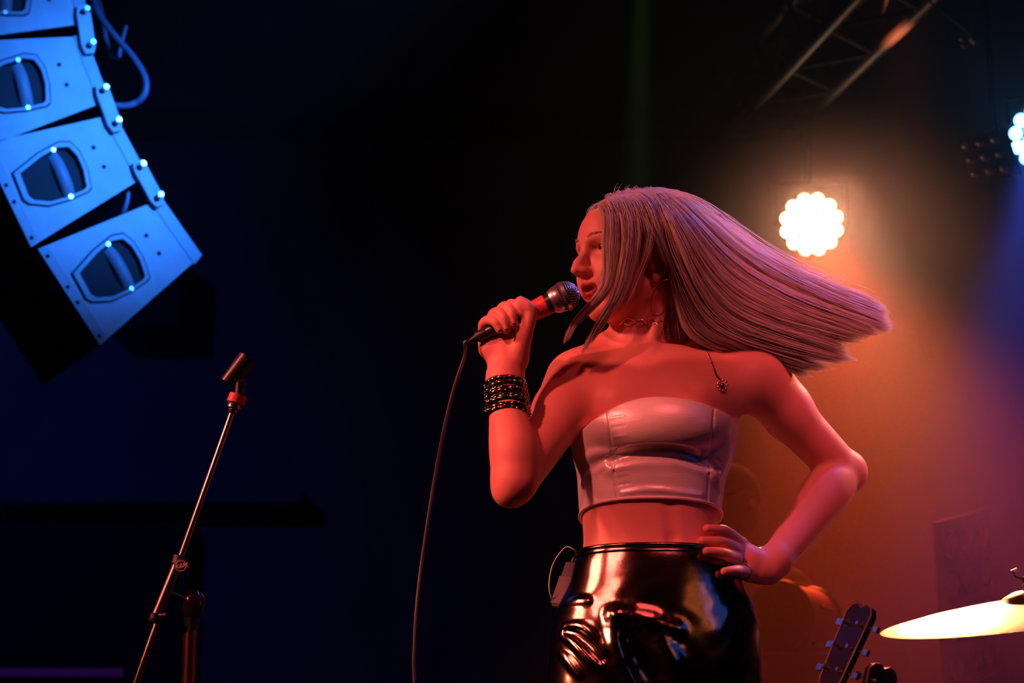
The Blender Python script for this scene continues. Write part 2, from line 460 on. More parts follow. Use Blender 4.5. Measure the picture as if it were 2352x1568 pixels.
# thumb
B.chain([S(1190, 822, MD+.006), S(1203, 775, MD-.010), S(1219, 722, MD-.022), S(1213, 703, MD-.027), S(1196, 690, MD-.026)], [.018, .0140, .0112, .0098, .0078], .010, kj=.008)

# ---- left arm (hand on the hip)
SH_L, EL_L, WR_L = S(1726, 862, .024), S(1936, 1082, .135), S(1782, 1286, .018)
B.cone(SH_L, mix(SH_L, EL_L, .4), .047, .0435, .04)
B.cone(mix(SH_L, EL_L, .4), EL_L, .0435, .0370, .02)
B.cone(S(1745, 848, .03), S(1800, 915, .06), .038, .034, .03)
B.chain([EL_L, mix(EL_L, WR_L, .25)+np.array([0, -.004, .002]), mix(EL_L, WR_L, .6), WR_L], [.0363, .0438, .0353, .0270], .012, n=64)
B.ell(EL_L+np.array([.018, .004, -.002]), (.018, .018, .024), .03)
PM = S(1722, 1288, .0)
B.chain([WR_L, S(1752, 1296, .010), PM], [.028, .029, .024], .012, kj=.02)
B.cone(S(1765, 1312, .008), S(1722, 1316, -.004), .022, .016, .016)
LF = [([(1703, 1250, -.004), (1668, 1222, -.046), (1644, 1217, -.066), (1624, 1214, -.0765)], 1.0),
      ([(1699, 1266, -.012), (1662, 1247, -.056), (1636, 1244, -.072), (1613, 1242, -.081)], 1.03),
      ([(1699, 1288, -.016), (1668, 1273, -.070), (1645, 1268, -.086), (1623, 1266, -.095)], 1.0),
      ([(1714, 1314, -.016), (1694, 1310, -.062), (1679, 1311, -.078), (1664, 1312, -.086)], .92)]
for pts, q in LF:
    P_ = [S(*p) for p in pts]
    B.cone(PM, P_[0], .019, .0125*q, .012)
    B.chain(P_, [.0120*q, .0104*q, .0092*q, .0076*q], .0035, kj=.004)
B.chain([S(1742, 1284, .016), S(1712, 1262, .050), S(1690, 1252, .085)], [.016, .012, .009], .012)   # thumb behind the hip

lo = np.minimum(S(1090, 1450, -.28), S(1090, 1450, .30)); hi = np.array([S(2010, 900, .2)[0]+.01, YS+.21, S(1500, 430)[2]+.02])
lo[0] = S(1085, 800, -.2)[0]-.01; lo[1] = YS-.27; lo[2] = zof(1440)
bv, bf = polygonize(B, lo, hi, 0.0024, proj=1)
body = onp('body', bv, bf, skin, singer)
# lip, brow-line and nail colour as a tint of the skin itself
h_ = to_head(bv)
lip = np.zeros(len(bv))
ax = np.abs(h_[:, 0])
upper = np.exp(-(((h_[:, 2]-(-.0450-.35*np.maximum(ax-.006, 0)))/.0052)**4))
lower = np.exp(-(((h_[:, 2]-(-.0618+.40*np.maximum(ax-.006, 0)))/.0062)**4))
lip = np.clip(upper+lower+np.exp(-(((h_[:, 2]+.0545)/.006)**4)), 0, 1)*(ax < .0225)*(h_[:, 1] > .078)
inner = np.exp(-(((h_[:, 2]+.0545)/.0045)**4))*(ax < .018)*(h_[:, 1] > .05)*(h_[:, 1] < .0945)
at_ = body.data.attributes.new('lip', 'FLOAT', 'POINT'); at_.data.foreach_set('value', lip.astype(np.float32))
nt = skin.node_tree; pb = nt.nodes['Principled BSDF']
an = nt.nodes.new('ShaderNodeAttribute'); an.attribute_name = 'lip'
mx = nt.nodes.new('ShaderNodeMix'); mx.data_type = 'RGBA'
src = pb.inputs['Base Color'].links[0].from_socket
nt.links.new(an.outputs['Fac'], mx.inputs[0]); nt.links.new(src, mx.inputs[6]); mx.inputs[7].default_value = (0.34, 0.03, 0.035, 1)
nt.links.new(mx.outputs[2], pb.inputs['Base Color'])

# ---- eyes, brows, lashes
eyew = mat('eye_white', (0.75, 0.7, 0.68), rough=0.08, spec=0.6)
iris = mat('iris', (0.03, 0.02, 0.02), rough=0.05, coat=1.0)
hairdk = mat('brow_hair', (0.22, 0.10, 0.07), rough=0.6)
def sphere(c, r, n=16):
    prof = [(max(1e-7, r*math.sin(math.pi*i/n)), -r*math.cos(math.pi*i/n)) for i in range(n+1)]
    M = frame(c, (0, 0, 1)); return MB().lathe(prof, 2*n, M)
GAZE = HF*0.98-HL*0.02-HU*0.10; GAZE /= np.linalg.norm(GAZE)
for q in (-1, 1):
    c = HP(q*.028, .0718, .0170)
    e = sphere(c, .0122*HS).build('eye', eyew, singer)
    ip = [(max(1e-7, .0064*math.sin(a)), .0124+.0012*(math.cos(a)-1)*4+.0004) for a in np.linspace(math.pi/2, 0, 6)]
    MB().lathe([(.0066, .0104), (.0058, .0115), (.004, .0123), (.002, .0127), (1e-7, .0128)], 20, frame(c, GAZE)).build('iris', iris, e)
    mb = MB()
    for i in range(70):
        t = random.random(); u0 = .036+.004*math.sin(t*2.6)+random.uniform(-.0022, .0022)
        a = HP(q*(.011+.034*t), .0985-.021*t**1.6, u0)
        d = HL*q*.006+HU*(.003-.004*t)-HF*.002*t
        mb.tube([a, a+d*.6, a+d*1.2], [.00022, .0002, .0001], 3)
    mb.build('eyebrow', hairdk, singer)
    mb = MB()
    for i in range(16):
        t = i/15; a = HP(q*(.017+.023*t), .0865-.010*t*t, .0222-.0006*t)
        d = HF*.0045+HU*.0035+HL*q*.003*t
        mb.tube([a, a+d*.5, a+d+HU*.002], [.00025, .0002, .0001], 3)
    mb.build('eyelash', hairdk, singer)

# ---- nails of the visible fingers
nailm = mat('nail', (0.75, 0.30, 0.24), rough=0.25, coat=0.4)
def nail(p, d, n, L=.0085, wd=.0042):
    d = d/np.linalg.norm(d); n = n-d*(n@d); n /= np.linalg.norm(n); s_ = np.cross(d, n)
    v = []; f = []
    for i in range(6):
        for j in range(5):
            a = i/5-.5; b = (j/4-.5)*2; ww = wd*(1-.5*max(0, (abs(a)-.25)*2)**2)
            v.append(p+d*a*L+s_*b*ww+n*(.0012-.0022*b*b))
    for i in range(5):
        for j in range(4): f.append((i*5+j, i*5+j+1, i*5+j+6, i*5+j+5))
    o = onp('fingernail', np.array(v), f, nailm, singer)
for (a, b) in (((1138, 741, MD-.024), (1147, 757, MD-.023)), ((1157, 729, MD-.026), (1163, 757, MD-.023)), ((1176, 717, MD-.026), (1180, 744, MD-.023))):
    A_, B_ = S(*a), S(*b); nail(mix(A_, B_, .82)+np.array([0, -.0080, 0]), B_-A_, np.array([0, -1.0, .1]))

# ================================================================== CLOTHES
satin = mat('rose_satin', (0.98, 0.84, 0.79), rough=0.34, metal=0.22, spec=0.8, bump=0.10, bscale=90, noise=0.05, nscale=30, stretch=(1, 1, 3))
T = Field()
T.add(lambda P: loft(P, .0045, zof(1420), zof(860)), S(1500, 1050), 0.4, 0.02)
T.ell(S(1512, 968, -.066), (.122, .057, .061), .010)                       # cloth spans the bust
T.ell(S(1512, 988, -.078), (.104, .050, .044), .02)
T.ell(S(1362, 990, -.030), (.030, .050, .050), .04)
T.ell(S(1648, 990, -.020), (.022, .045, .050), .04)
def fold(F, pts, r, k, mode='u', inset=0.0, n=9, pw=1.0):
    """a crease (or ridge) that follows the cloth"""
    uv = crom([(p[0], p[1], 0) for p in pts], n); d0 = np.array([0, 1.0, 0])
    C_ = [hit(F, q[0], q[1])+d0*inset for q in uv]
    e = [max(math.sin(math.pi*(i+.4)/(n-.2)), .15)**pw for i in range(n)]
    F.chain(C_, [r*x for x in e], k, mode, n=n)
fold(T, [(1402, 1062), (1440, 1048), (1505, 1042), (1570, 1048), (1650, 1082)], .017, .007, 's', -.003, 15, .45)
fold(T, [(1404, 1078), (1450, 1062), (1520, 1054), (1590, 1066), (1644, 1094)], .005, .020, 'u', .003, 13)
fold(T, [(1336, 1150), (1350, 1095), (1390, 1062)], .005, .012, 'u', .002)
fold(T, [(1342, 1122), (1358, 1080), (1396, 1050)], .004, .010, 's', -.001)
fold(T, [(1340, 1064), (1362, 1042), (1400, 1034)], .005, .012, 'u', .003)
fold(T, [(1652, 1130), (1640, 1090), (1612, 1058)], .005, .010, 'u', .002)
fold(T, [(1658, 1110), (1648, 1070), (1625, 1048)], .004, .010, 's', -.001)
fold(T, [(1430, 1132), (1500, 1124), (1610, 1136)], .0035, .008, 'u', .001, 11)
for i in range(9):                                                       # small puckers along the seam
    y_ = 940+i*22
    fold(T, [(1393+i*2, y_), (1412+i*2, y_-4), (1432+i*2, y_-7)], .0006, .003, 'u' if i % 2 else 's', 0, 5)
for px0, px1 in ((1394, 1418), (1641, 1624)):                            # seams
    T.chain([hit(T, px0+(px1-px0)*t, 925+t*225) for t in np.linspace(0, 1, 9)], [.0014]*9, .003, 's', n=9)
TOPZ, BOTZ = zof(915, -.10), zof(1141, -.095)
def region(P):
    dy = P[:, 1]-YS; X = P[:, 0]-S(1500, 900)[0]
    top = TOPZ-.55*np.maximum(X, 0)**2*3-.62*np.maximum(-X, 0)**2*5-.05*np.maximum(dy, -.02)
    bot = BOTZ-.037*np.clip((dy+.09)/.18, 0, 1)
    return np.maximum(P[:, 2]-top, bot-P[:, 2])
T.add(region, S(1500, 1040), None, .003, 'i')
tv, tf = polygonize(T, (S(1310, 1040)[0], YS-.16, zof(1230)), (S(1690, 1000)[0], YS+.13, zof(890)), 0.0023, proj=1)
top = onp('bandeau_top', tv, tf, satin, singer); top['label'] = 'rose satin bandeau top with seamed front panel'
# rolled hem
def ring_on(F, zfun, n=120, c=None, out=.0):
    c = np.array([S(1496, 1100)[0], YS]) if c is None else c; pts = []
    for i in range(n):
        a = 2*math.pi*i/n; d = np.array([math.cos(a), math.sin(a)])
        t = np.linspace(.04, .24, 161); Q = np.column_stack([c[0]+d[0]*t, c[1]+d[1]*t, np.zeros_like(t)])
        Q[:, 2] = zfun(Q)
        v = F(Q); neg = np.nonzero(v < 0)[0]; k = neg[-1] if len(neg) else 0
        k = min(k, len(t)-2); r0 = t[k]+(t[k+1]-t[k])*(-v[k]/(v[k+1]-v[k]+1e-9)); q = Q[k].copy(); q[0] = c[0]+d[0]*(r0+out); q[1] = c[1]+d[1]*(r0+out); pts.append(q)
    return pts
TF = Field(); TF.ops = T.ops[:-1]
hem = ring_on(TF, lambda Q: BOTZ-.037*np.clip((Q[:, 1]-YS+.09)/.18, 0, 1)+.0005)
MB().tube(hem, .0026, 8, closed=True).build('hem', satin, top)

# ---- trousers
vinyl = mat('wet_look_vinyl', (0.32, 0.20, 0.15), rough=0.15, metal=1.0, spec=0.8, noise=0.25, nscale=300, bump=0.09, bscale=1300)
PT = Field()
PT.add(lambda P: loft(P, .006, zof(1640), zof(1200)), S(1500, 1450), 0.55, 0.03)
xr_, xl_ = S(1385, 1500)[0], S(1610, 1500)[0]
kneeR, kneeL = np.array([xr_-.035, YS-.035, 1.50]), np.array([xl_+.03, YS+.01, 1.49])
PT.chain([S(1388, 1470, -.004), S(1380, 1600, -.012), kneeR, kneeR+np.array([.0, .05, -.22]), np.array([xr_-.04, YS+.05, 1.09])], [.088, .086, .060, .056, .046], .035, kj=.03)
PT.chain([S(1612, 1470, .004), S(1624, 1600, .002), kneeL, kneeL+np.array([.0, .05, -.22]), np.array([xl_+.045, YS+.09, 1.09])], [.094, .088, .060, .056, .046], .035, kj=.03)
for (pts, r, md, ins) in (
    ([(1294, 1458), (1318, 1474), (1352, 1512), (1378, 1532)], .007, 'u', .002),
    ([(1300, 1440), (1334, 1440), (1362, 1460), (1386, 1494)], .008, 'u', .002),
    ([(1298, 1448), (1326, 1456), (1358, 1484), (1380, 1512)], .006, 's', -.003),
    ([(1290, 1500), (1308, 1518), (1330, 1548)], .005, 'u', .001),
    ([(1308, 1385), (1328, 1380), (1352, 1380)], .004, 'u', .001),
    ([(1410, 1408), (1450, 1420), (1500, 1430), (1552, 1444)], .010, 'u', .004),
    ([(1412, 1418), (1420, 1470), (1436, 1520), (1466, 1580)], .011, 'u', .004),
    ([(1440, 1450), (1466, 1500), (1500, 1560), (1520, 1600)], .016, 's', -.006),
    ([(1520, 1470), (1545, 1520), (1560, 1580)], .009, 'u', .003)):
    fold(PT, pts, r*.62 if r < .009 else r, .014 if r < .009 else .028, md, ins)
def wob(P):
    x, y, z = P[:, 0], P[:, 1], P[:, 2]
    return .0010*np.sin(x*45+z*17+2.2*np.sin(z*23+y*20))*np.sin(z*31-x*12+1.5*np.sin(x*37))+.0005*np.sin(x*90-z*120+3*np.sin(y*40+x*28))
WZ = lambda P: zof(1243, -.10)-.006*np.clip((P[:, 1]-YS+.1)/.2, 0, 1)
class PantsF:
    def __call__(s, P):
        d = PT(P)+.45*wob(P)*np.clip((WZ(P)-.03-P[:, 2])/.05, 0, 1)
        return np.maximum(np.maximum(d, P[:, 2]-WZ(P)), 1.075-P[:, 2])
pf = PantsF()
pv, pfc = polygonize(pf, (S(1270, 1500)[0]-.06, YS-.16, 1.06), (S(1735, 1500)[0]+.08, YS+.16, zof(1230)), 0.0027, proj=1)
pants = onp('trousers', pv, pfc, vinyl, singer); pants['label'] = 'shiny dark vinyl trousers'
wc = np.array([S(1497, 1250)[0], YS])
wb = ring_on(PT, lambda Q: WZ(Q)-.004, c=wc, out=.0005)
MB().tube(wb, .0042, 10, closed=True).build('waistband', vinyl, pants)
wb2 = ring_on(PT, lambda Q: WZ(Q)-.0135, c=wc, out=.0002)
MB().tube(wb2, .0022, 8, closed=True).build('waistband_seam', vinyl, pants)
# boots (below the picture)
leather = mat('boot_leather', (0.02, 0.02, 0.02), rough=0.35)
for (x, y) in ((xr_-.04, YS+.05), (xl_+.045, YS+.09)):
    BF = Field()
    BF.chain([(x, y, 1.16), (x, y+.01, 1.06), (x, y-.02, 1.045), (x, y-.15, 1.034)], [.050, .044, .046, .034], .02, kj=.03)
    BF.add(lambda P: np.where(P[:, 1] > y-.005, 1.0, 1.018)*0+1.0-P[:, 2], (x, y, 1.0), None, .003, 'i')
    v, f = polygonize(BF, (x-.08, y-.21, .99), (x+.08, y+.08, 1.23), .005, 1)
    onp('boot', v, f, leather, singer)

# ================================================================== HAIR
blonde = mat('blonde_hair', (0.95, 0.83, 0.79), rough=0.38, spec=0.4, trans=0.42, noise=0.12, nscale=25)
hv, hf = [], []; _hn = 0
def strands(guides, n, seed, thick=.006, rad=.00030, clump=.35, nclump=14, tipjit=.10, wav=.0006, K=20, root=.15, urange=None, focus=None):
    """strands between guide lines given as lists of (px, py, depth)"""
    global _hn
    rg = np.random.RandomState(seed)
    G = np.stack([crom([S(*p) for p in g], K) for g in guides])          # (g,K,3)
    ng = len(guides)
    u = rg.rand(n)*(ng-1) if urange is None else urange[0]+rg.rand(n)*(urange[1]-urange[0])
    cpos = np.sort(rg.rand(nclump)*(ng-1)); ci = np.argmin(np.abs(u[:, None]-cpos[None]), 1)
    t = np.linspace(0, 1, K)
    tl = 1-tipjit*rg.rand(n)**1.5-tipjit*.8*rg.rand(nclump)[ci]
    uu = u[:, None]+(cpos[ci]-u)[:, None]*clump*(t[None]**2.5)
    if focus: uu = uu+(focus[0]-uu)*focus[1]*(t[None]**3)
    uu = np.clip(uu, 0, ng-1-1e-6); i = uu.astype(int); f = uu-i; f = f*f*(3-2*f)*.5+f*.5
    ts = t[None]*tl[:, None]*(K-1); k = np.minimum(ts.astype(int), K-2); fk = ts-k
    def smp(gi): return G[gi, k]*(1-fk[..., None])+G[gi, k+1]*fk[..., None]
    P = smp(i)*(1-f[..., None])+smp(np.minimum(i+1, ng-1))*f[..., None]     # (n,K,3)
    # thickness across the sheet, growing from the root
    dcross = smp(np.minimum(i+1, ng-1))-smp(i); tan = np.gradient(P, axis=1)
    nrm = np.cross(dcross, tan); nrm /= np.linalg.norm(nrm, axis=2, keepdims=True)+1e-9
    grow = np.clip(t/root, 0, 1)[None]
    lay = rg.randn(n); coff = rg.randn(nclump)[ci]
    P = P+nrm*((lay*.75+coff*.22)[:, None]*thick*grow)[..., None]
    ph = rg.rand(n, 3)*6.28; fr = 3+4*rg.rand(n, 1)
    for a in range(3): P[:, :, a] += wav*np.sin(fr*t[None]*3+ph[:, a:a+1])*grow
    P += rg.randn(n, 1, 3)*np.array([.0010, .0015, .0010])*grow[..., None]
    tan = np.gradient(P, axis=1); tan /= np.linalg.norm(tan, axis=2, keepdims=True)+1e-9
    ref = np.array([0.1, 1.0, 0.2]); a = np.cross(tan, ref); a /= np.linalg.norm(a, axis=2, keepdims=True)+1e-9; b = np.cross(tan, a)
    r = rad*(.7+.6*rg.rand(n, 1))*np.clip((1.02-t[None])/.13, .2, 1)
    ring = [P+(a*math.cos(q)+b*math.sin(q))*r[..., None] for q in (0, 2.094, 4.189)]
    V_ = np.stack(ring, 2)                                                  # (n,K,3,3)
    idx = np.arange(n*K*3).reshape(n, K, 3)
    F_ = [np.stack([idx[:, :-1, j], idx[:, :-1, (j+1) % 3], idx[:, 1:, (j+1) % 3], idx[:, 1:, j]], -1).reshape(-1, 4) for j in range(3)]
    hv.append(V_.reshape(-1, 3)); hf.append(np.vstack(F_)+_hn); _hn += n*K*3

# scalp cap under the strands
C = Field()
C.ell(HP(0, -.012, .043), np.array((.0775, .098, .0850))*HS, .02, HR)
C.ell(HP(0, .024, .050), np.array((.0640, .058, .0560))*HS, .02, HR)
def capcut(P):
    h = to_head(P); s_, f_, u_ = h.T
    line = np.where(f_ > .02, .062+(f_-.02)*.35-np.abs(s_)*.25, np.where(f_ > -.02, .03, -.055))
    return line-u_
C.add(capcut, HP(0, 0, 0), None, .01, 'i')
cv, cf = polygonize(C, H0-np.array([.14, .14, .1]), H0+np.array([.14, .14, .18]), .004, 1)
cap = onp('scalp_hair', cv, cf, blonde, singer)

# front locks that fall over the cheek
front = [[(1372, 470, -.075), (1385, 500, -.088), (1386, 560, -.096), (1386, 615, -.104), (1378, 662, -.112), (1350, 700, -.116), (1312, 745, -.118), (1291, 800, -.118)],
         [(1384, 460, -.070), (1398, 500, -.088), (1400, 560, -.100), (1398, 620, -.106), (1388, 665, -.112), (1354, 706, -.116), (1316, 748, -.118), (1295, 795, -.118)],
         [(1400, 452, -.060), (1418, 500, -.088), (1420, 560, -.102), (1414, 620, -.108), (1398, 670, -.112), (1364, 708, -.115), (1322, 748, -.117), (1298, 790, -.117)]]
strands(front, 900, 1, thick=.0045, clump=.55, nclump=8, tipjit=.12)
front2 = [[(1404, 452, -.058), (1424, 500, -.090), (1428, 560, -.104), (1420, 620, -.108), (1408, 672, -.110), (1384, 718, -.110), (1356, 765, -.106), (1334, 818, -.104)],
          [(1420, 446, -.050), (1444, 500, -.090), (1446, 560, -.105), (1436, 620, -.109), (1418, 676, -.110), (1390, 722, -.109), (1362, 768, -.105), (1343, 808, -.103)],
          [(1438, 441, -.040), (1466, 500, -.088), (1470, 555, -.102), (1456, 620, -.106), (1434, 680, -.107), (1400, 722, -.106), (1368, 770, -.103), (1350, 800, -.102)]]
strands(front2, 1000, 2, thick=.0045, clump=.5, nclump=9, tipjit=.14)
strands([[(1450, 438, -.035), (1480, 500, -.088), (1482, 560, -.102), (1466, 620, -.106), (1440, 675, -.108), (1410, 720, -.106)],
         [(1462, 436, -.030), (1500, 500, -.085), (1500, 560, -.100), (1478, 625, -.106), (1450, 690, -.108), (1420, 730, -.104)]], 40, 3, thick=.004, clump=.3, tipjit=.3)
# far side, seen past the forehead
strands([[(1366, 474, -.050), (1352, 500, -.020), (1350, 560, .020), (1356, 640, .05)], [(1380, 460, -.040), (1362, 492, .0), (1362, 560, .04), (1370, 640, .07)]], 120, 5, thick=.004)
# crown to nape: sweep that passes behind the ear and flies back
root = [(1452, 438), (1475, 434), (1498, 431), (1520, 431), (1540, 434)]
fan = [  # from lowest to topmost
 [(1458, 437, -.030), (1502, 492, -.084), (1538, 560, -.078), (1550, 630, -.066), (1558, 700, -.052), (1572, 762, -.040), (1630, 792, -.020), (1720, 812, .000), (1790, 846, .015), (1846, 872, .02)],
 [(1464, 436, -.030), (1512, 490, -.086), (1548, 560, -.084), (1564, 630, -.076), (1582, 695, -.062), (1612, 748, -.046), (1680, 782, -.028), (1760, 805, -.010), (1830, 832, .005), (1897, 842, .01)],
 [(1472, 434, -.028), (1520, 486, -.086), (1552, 556, -.094), (1578, 625, -.084), (1608, 685, -.070), (1652, 735, -.052), (1720, 768, -.036), (1800, 792, -.020), (1880, 812, -.005), (1950, 822, .0)],
 [(1480, 433, -.025), (1530, 482, -.084), (1566, 550, -.092), (1600, 615, -.082), (1640, 672, -.068), (1690, 715, -.054), (1760, 746, -.040), (1840, 770, -.026), (1900, 788, -.015), (1948, 802, -.01)],
 [(1490, 432, -.022), (1542, 478, -.080), (1584, 542, -.088), (1625, 602, -.078), (1672, 652, -.064), (1730, 690, -.052), (1800, 720, -.040), (1870, 742, -.028), (1930, 758, -.020), (1985, 770, -.016)],
 [(1500, 431, -.018), (1556, 472, -.072), (1604, 530, -.080), (1652, 584, -.070), (1705, 628, -.058), (1765, 664, -.046), (1835, 696, -.036), (1900, 720, -.028), (1960, 740, -.022), (2024, 762, -.018)],
 [(1512, 430, -.012), (1570, 466, -.058), (1624, 518, -.064), (1678, 566, -.054), (1735, 606, -.044), (1798, 640, -.034), (1862, 670, -.026), (1925, 698, -.020), (1980, 720, -.016), (2036, 744, -.014)],
 [(1524, 431, -.004), (1582, 464, -.034), (1640, 512, -.038), (1696, 556, -.032), (1755, 594, -.026), (1818, 628, -.020), (1880, 656, -.014), (1938, 680, -.010), (1985, 698, -.006), (2030, 722, -.004)],
 [(1530, 433, .004), (1590, 468, -.010), (1646, 516, -.012), (1704, 558, -.010), (1762, 594, -.008), (1824, 628, -.004), (1884, 654, .000), (1938, 674, .004), (1976, 684, .006), (2010, 692, .008)]]
locks = [(0.0, .55, 700, .10), (.75, 1.35, 800, .05), (1.6, 2.35, 900, .02), (2.2, 3.0, 700, .12), (2.7, 3.5, 650, .20), (3.5, 4.3, 800, .10), (4.4, 5.2, 800, .03), (5.3, 6.3, 950, .0), (6.3, 7.2, 900, .06), (7.1, 8.0, 900, .03)]
for i_, (u0_, u1_, n_, tj_) in enumerate(locks):
    pad_ = .30
    lk_ = [[(p[0]-tj_*max(0, k-5)*20+(max(0, k-7)*11), p[1]-tj_*max(0, k-5)*8+(max(0, k-7)*4), p[2]) for k, p in enumerate(g)] for g in fan]
    strands(lk_, n_, 100+i_, thick=.0065, clump=.40, nclump=60, tipjit=.07, K=20, wav=.0007, root=.25, urange=(max(0, u0_-pad_), min(8, u1_+pad_)), focus=((u0_+u1_)/2, .42))
# deeper layer, so the mass is solid
deep = [[(p[0]+(6 if i else 0), p[1]-2*(i > 0), p[2]+(.030 if i > 1 else .012)) for i, p in enumerate(g)] for g in fan]
strands(deep, 1700, 11, thick=.010, clump=.3, nclump=26, tipjit=.34, K=20, wav=.0007, root=.25, rad=.0006)
# back of the head and nape
nape = [[(1500, 431, .010), (1570, 470, .050), (1606, 540, .070), (1620, 620, .065), (1640, 700, .055), (1700, 760, .045), (1780, 800, .04), (1840, 850, .04)],
        [(1480, 432, .010), (1540, 470, .075), (1570, 540, .095), (1580, 620, .085), (1590, 700, .070), (1610, 770, .055), (1690, 810, .045), (1760, 840, .04)],
        [(1470, 433, .005), (1500, 470, .085), (1520, 540, .105), (1530, 620, .095), (1545, 700, .078), (1560, 760, .062), (1590, 800, .05), (1640, 822, .05)]]
strands(nape, 700, 12, thick=.010, clump=.3, tipjit=.15, rad=.0006)
strands([[(1520, 560, -.030), (1528, 640, -.030), (1538, 720, -.020), (1552, 790, .000)], [(1545, 560, -.02), (1556, 640, -.015), (1572, 720, -.005), (1596, 800, .010)], [(1570, 560, .0), (1590, 640, .005), (1610, 720, .010), (1660, 805, .02)]], 900, 15, thick=.008, clump=.3, K=12, rad=.0005)
strands([[(1470, 470, -.082), (1494, 530, -.096), (1512, 572, -.090), (1528, 612, -.076)], [(1490, 462, -.078), (1514, 530, -.094), (1534, 580, -.086), (1550, 630, -.070)]], 420, 16, thick=.003, K=12, tipjit=.2)
# far side of the crown
strands([[(1400, 452, -.045), (1392, 462, .01), (1400, 520, .06), (1420, 600, .08)], [(1450, 438, -.02), (1440, 450, .03), (1450, 510, .085), (1470, 600, .10)], [(1505, 431, .0), (1500, 446, .05), (1510, 510, .10), (1520, 600, .11)]], 900, 13, thick=.004, K=12)
# top of the head, near side, tight to the scalp
strands([[(1374, 468, -.068), (1398, 470, -.080), (1410, 520, -.095), (1412, 560, -.100)], [(1405, 450, -.050), (1440, 468, -.082), (1456, 520, -.098), (1462, 560, -.102)],
         [(1445, 438, -.030), (1488, 464, -.080), (1512, 520, -.094), (1520, 560, -.094)], [(1495, 431, -.015), (1540, 460, -.066), (1570, 520, -.080), (1585, 560, -.080)]], 1500, 14, thick=.0025, K=10, tipjit=.28, clump=.2)
# stray hairs
for sd, g in ((21, [[(1405, 455, -.05), (1412, 430, -.04), (1424, 418, -.03)], [(1440, 440, -.03), (1452, 426, -.02), (1470, 420, -.01)]]),
              (22, [[(1600, 488, -.03), (1680, 540, -.01), (1745, 572, .0), (1790, 600, .0)], [(1660, 528, -.03), (1760, 580, .0), (1812, 612, .0), (1850, 640, .0)]]),
              (23, [[(1416, 742, -.03), (1412, 762, -.03), (1418, 782, -.03)], [(1560, 740, -.05), (1565, 775, -.055), (1566, 800, -.055)]]),
              (24, [[(1480, 560, -.10), (1490, 600, -.104), (1500, 640, -.105)], [(1484, 560, -.10), (1496, 600, -.104), (1508, 650, -.105)]])):
    strands(g, {21: 9, 22: 22, 23: 6, 24: 5}[sd], sd, thick=.003, rad=.00018, clump=0, tipjit=.4, K=10, wav=.0002)
hair = onp('hair', np.vstack(hv), np.vstack(hf), blonde, singer); hair['label'] = 'long pale blonde hair flying back'

# ================================================================== JEWELLERY
gold = mat('gold_wire', (0.85, 0.55, 0.30), rough=0.18, metal=1.0)
dark_metal = mat('dark_bangle', (0.16, 0.13, 0.09), rough=0.14, metal=0.95)
stud = mat('bangle_stud', (0.9, 0.75, 0.6), rough=0.08, metal=1.0)
ax_ = (WR_R-EL_R)/np.linalg.norm(WR_R-EL_R)
u1 = np.cross(ax_, [0, 1, 0]); u1 /= np.linalg.norm(u1); u2 = np.cross(ax_, u1)
for i in range(8):
    c = mix(EL_R, WR_R, .650+.040*i)
    tilt = random.uniform(-.10, .10); n_ = ax_+u1*tilt+u2*random.uniform(-.1, .1); n_ /= np.linalg.norm(n_)
    a = np.cross(n_, u2); a /= np.linalg.norm(a); b = np.cross(n_, a)
    rr = .0325-.0004*i
    pts = [c+(a*math.cos(q)+b*math.sin(q)*.86)*rr for q in np.linspace(0, 2*math.pi, 41)[:-1]]
    br = MB().tube(pts, .0062, 10, closed=True).build('bracelet', dark_metal, singer)
    mb = MB()
    for j in range(22):
        q = 2*math.pi*j/22+.1*i
        p = c+(a*math.cos(q)+b*math.sin(q)*.86)*(rr+.0056)
        r_ = .0016+.0012*random.random()
        mb.lathe([(max(1e-7, r_*math.sin(math.pi*k/5)), -r_*math.cos(math.pi*k/5)) for k in range(6)], 8, frame(p+n_*random.uniform(-.003, .003), (0, 0, 1)))
    mb.build('stud', stud, br)
# choker of oval links: two crossing wires round the neck
nc0 = HP(0, -.020, -.088)
cn = np.array([0, -.10, 1.0]); cn = cn+np.array([.10, 0, 0]); cn /= np.linalg.norm(cn)
cx_ = np.cross([0, 1, 0], cn); cx_ /= np.linalg.norm(cx_); cy_ = np.cross(cn, cx_)
NF = Field(); NF.ops = B.ops
chk = MB(); rows = [[], []]
for i in range(240):
    q = 2*math.pi*i/240; d = cx_*math.cos(q)+cy_*math.sin(q)
    t = np.linspace(.02, .10, 81); Q = S(1490, 752, .015)+d[None]*t[:, None]; v = B(Q); ng_ = np.nonzero(v > 0)[0]
    r0 = t[ng_[0]] if len(ng_) else .055
    for k in (0, 1): rows[k].append((q, min(r0, .062), d))
for k in (0, 1):
    rs = np.array([r[1] for r in rows[k]]); rs = np.convolve(np.r_[rs[-6:], rs, rs[:6]], np.ones(13)/13, 'valid')
    pts = [S(1490, 752, .015)+r[2]*(rs[i]+.0015)+cn*(.0060*math.sin(r[0]*9+k*math.pi)) for i, r in enumerate(rows[k])]
    chk.tube(pts, .00085, 6, closed=True)
chk.build('choker', gold, singer)
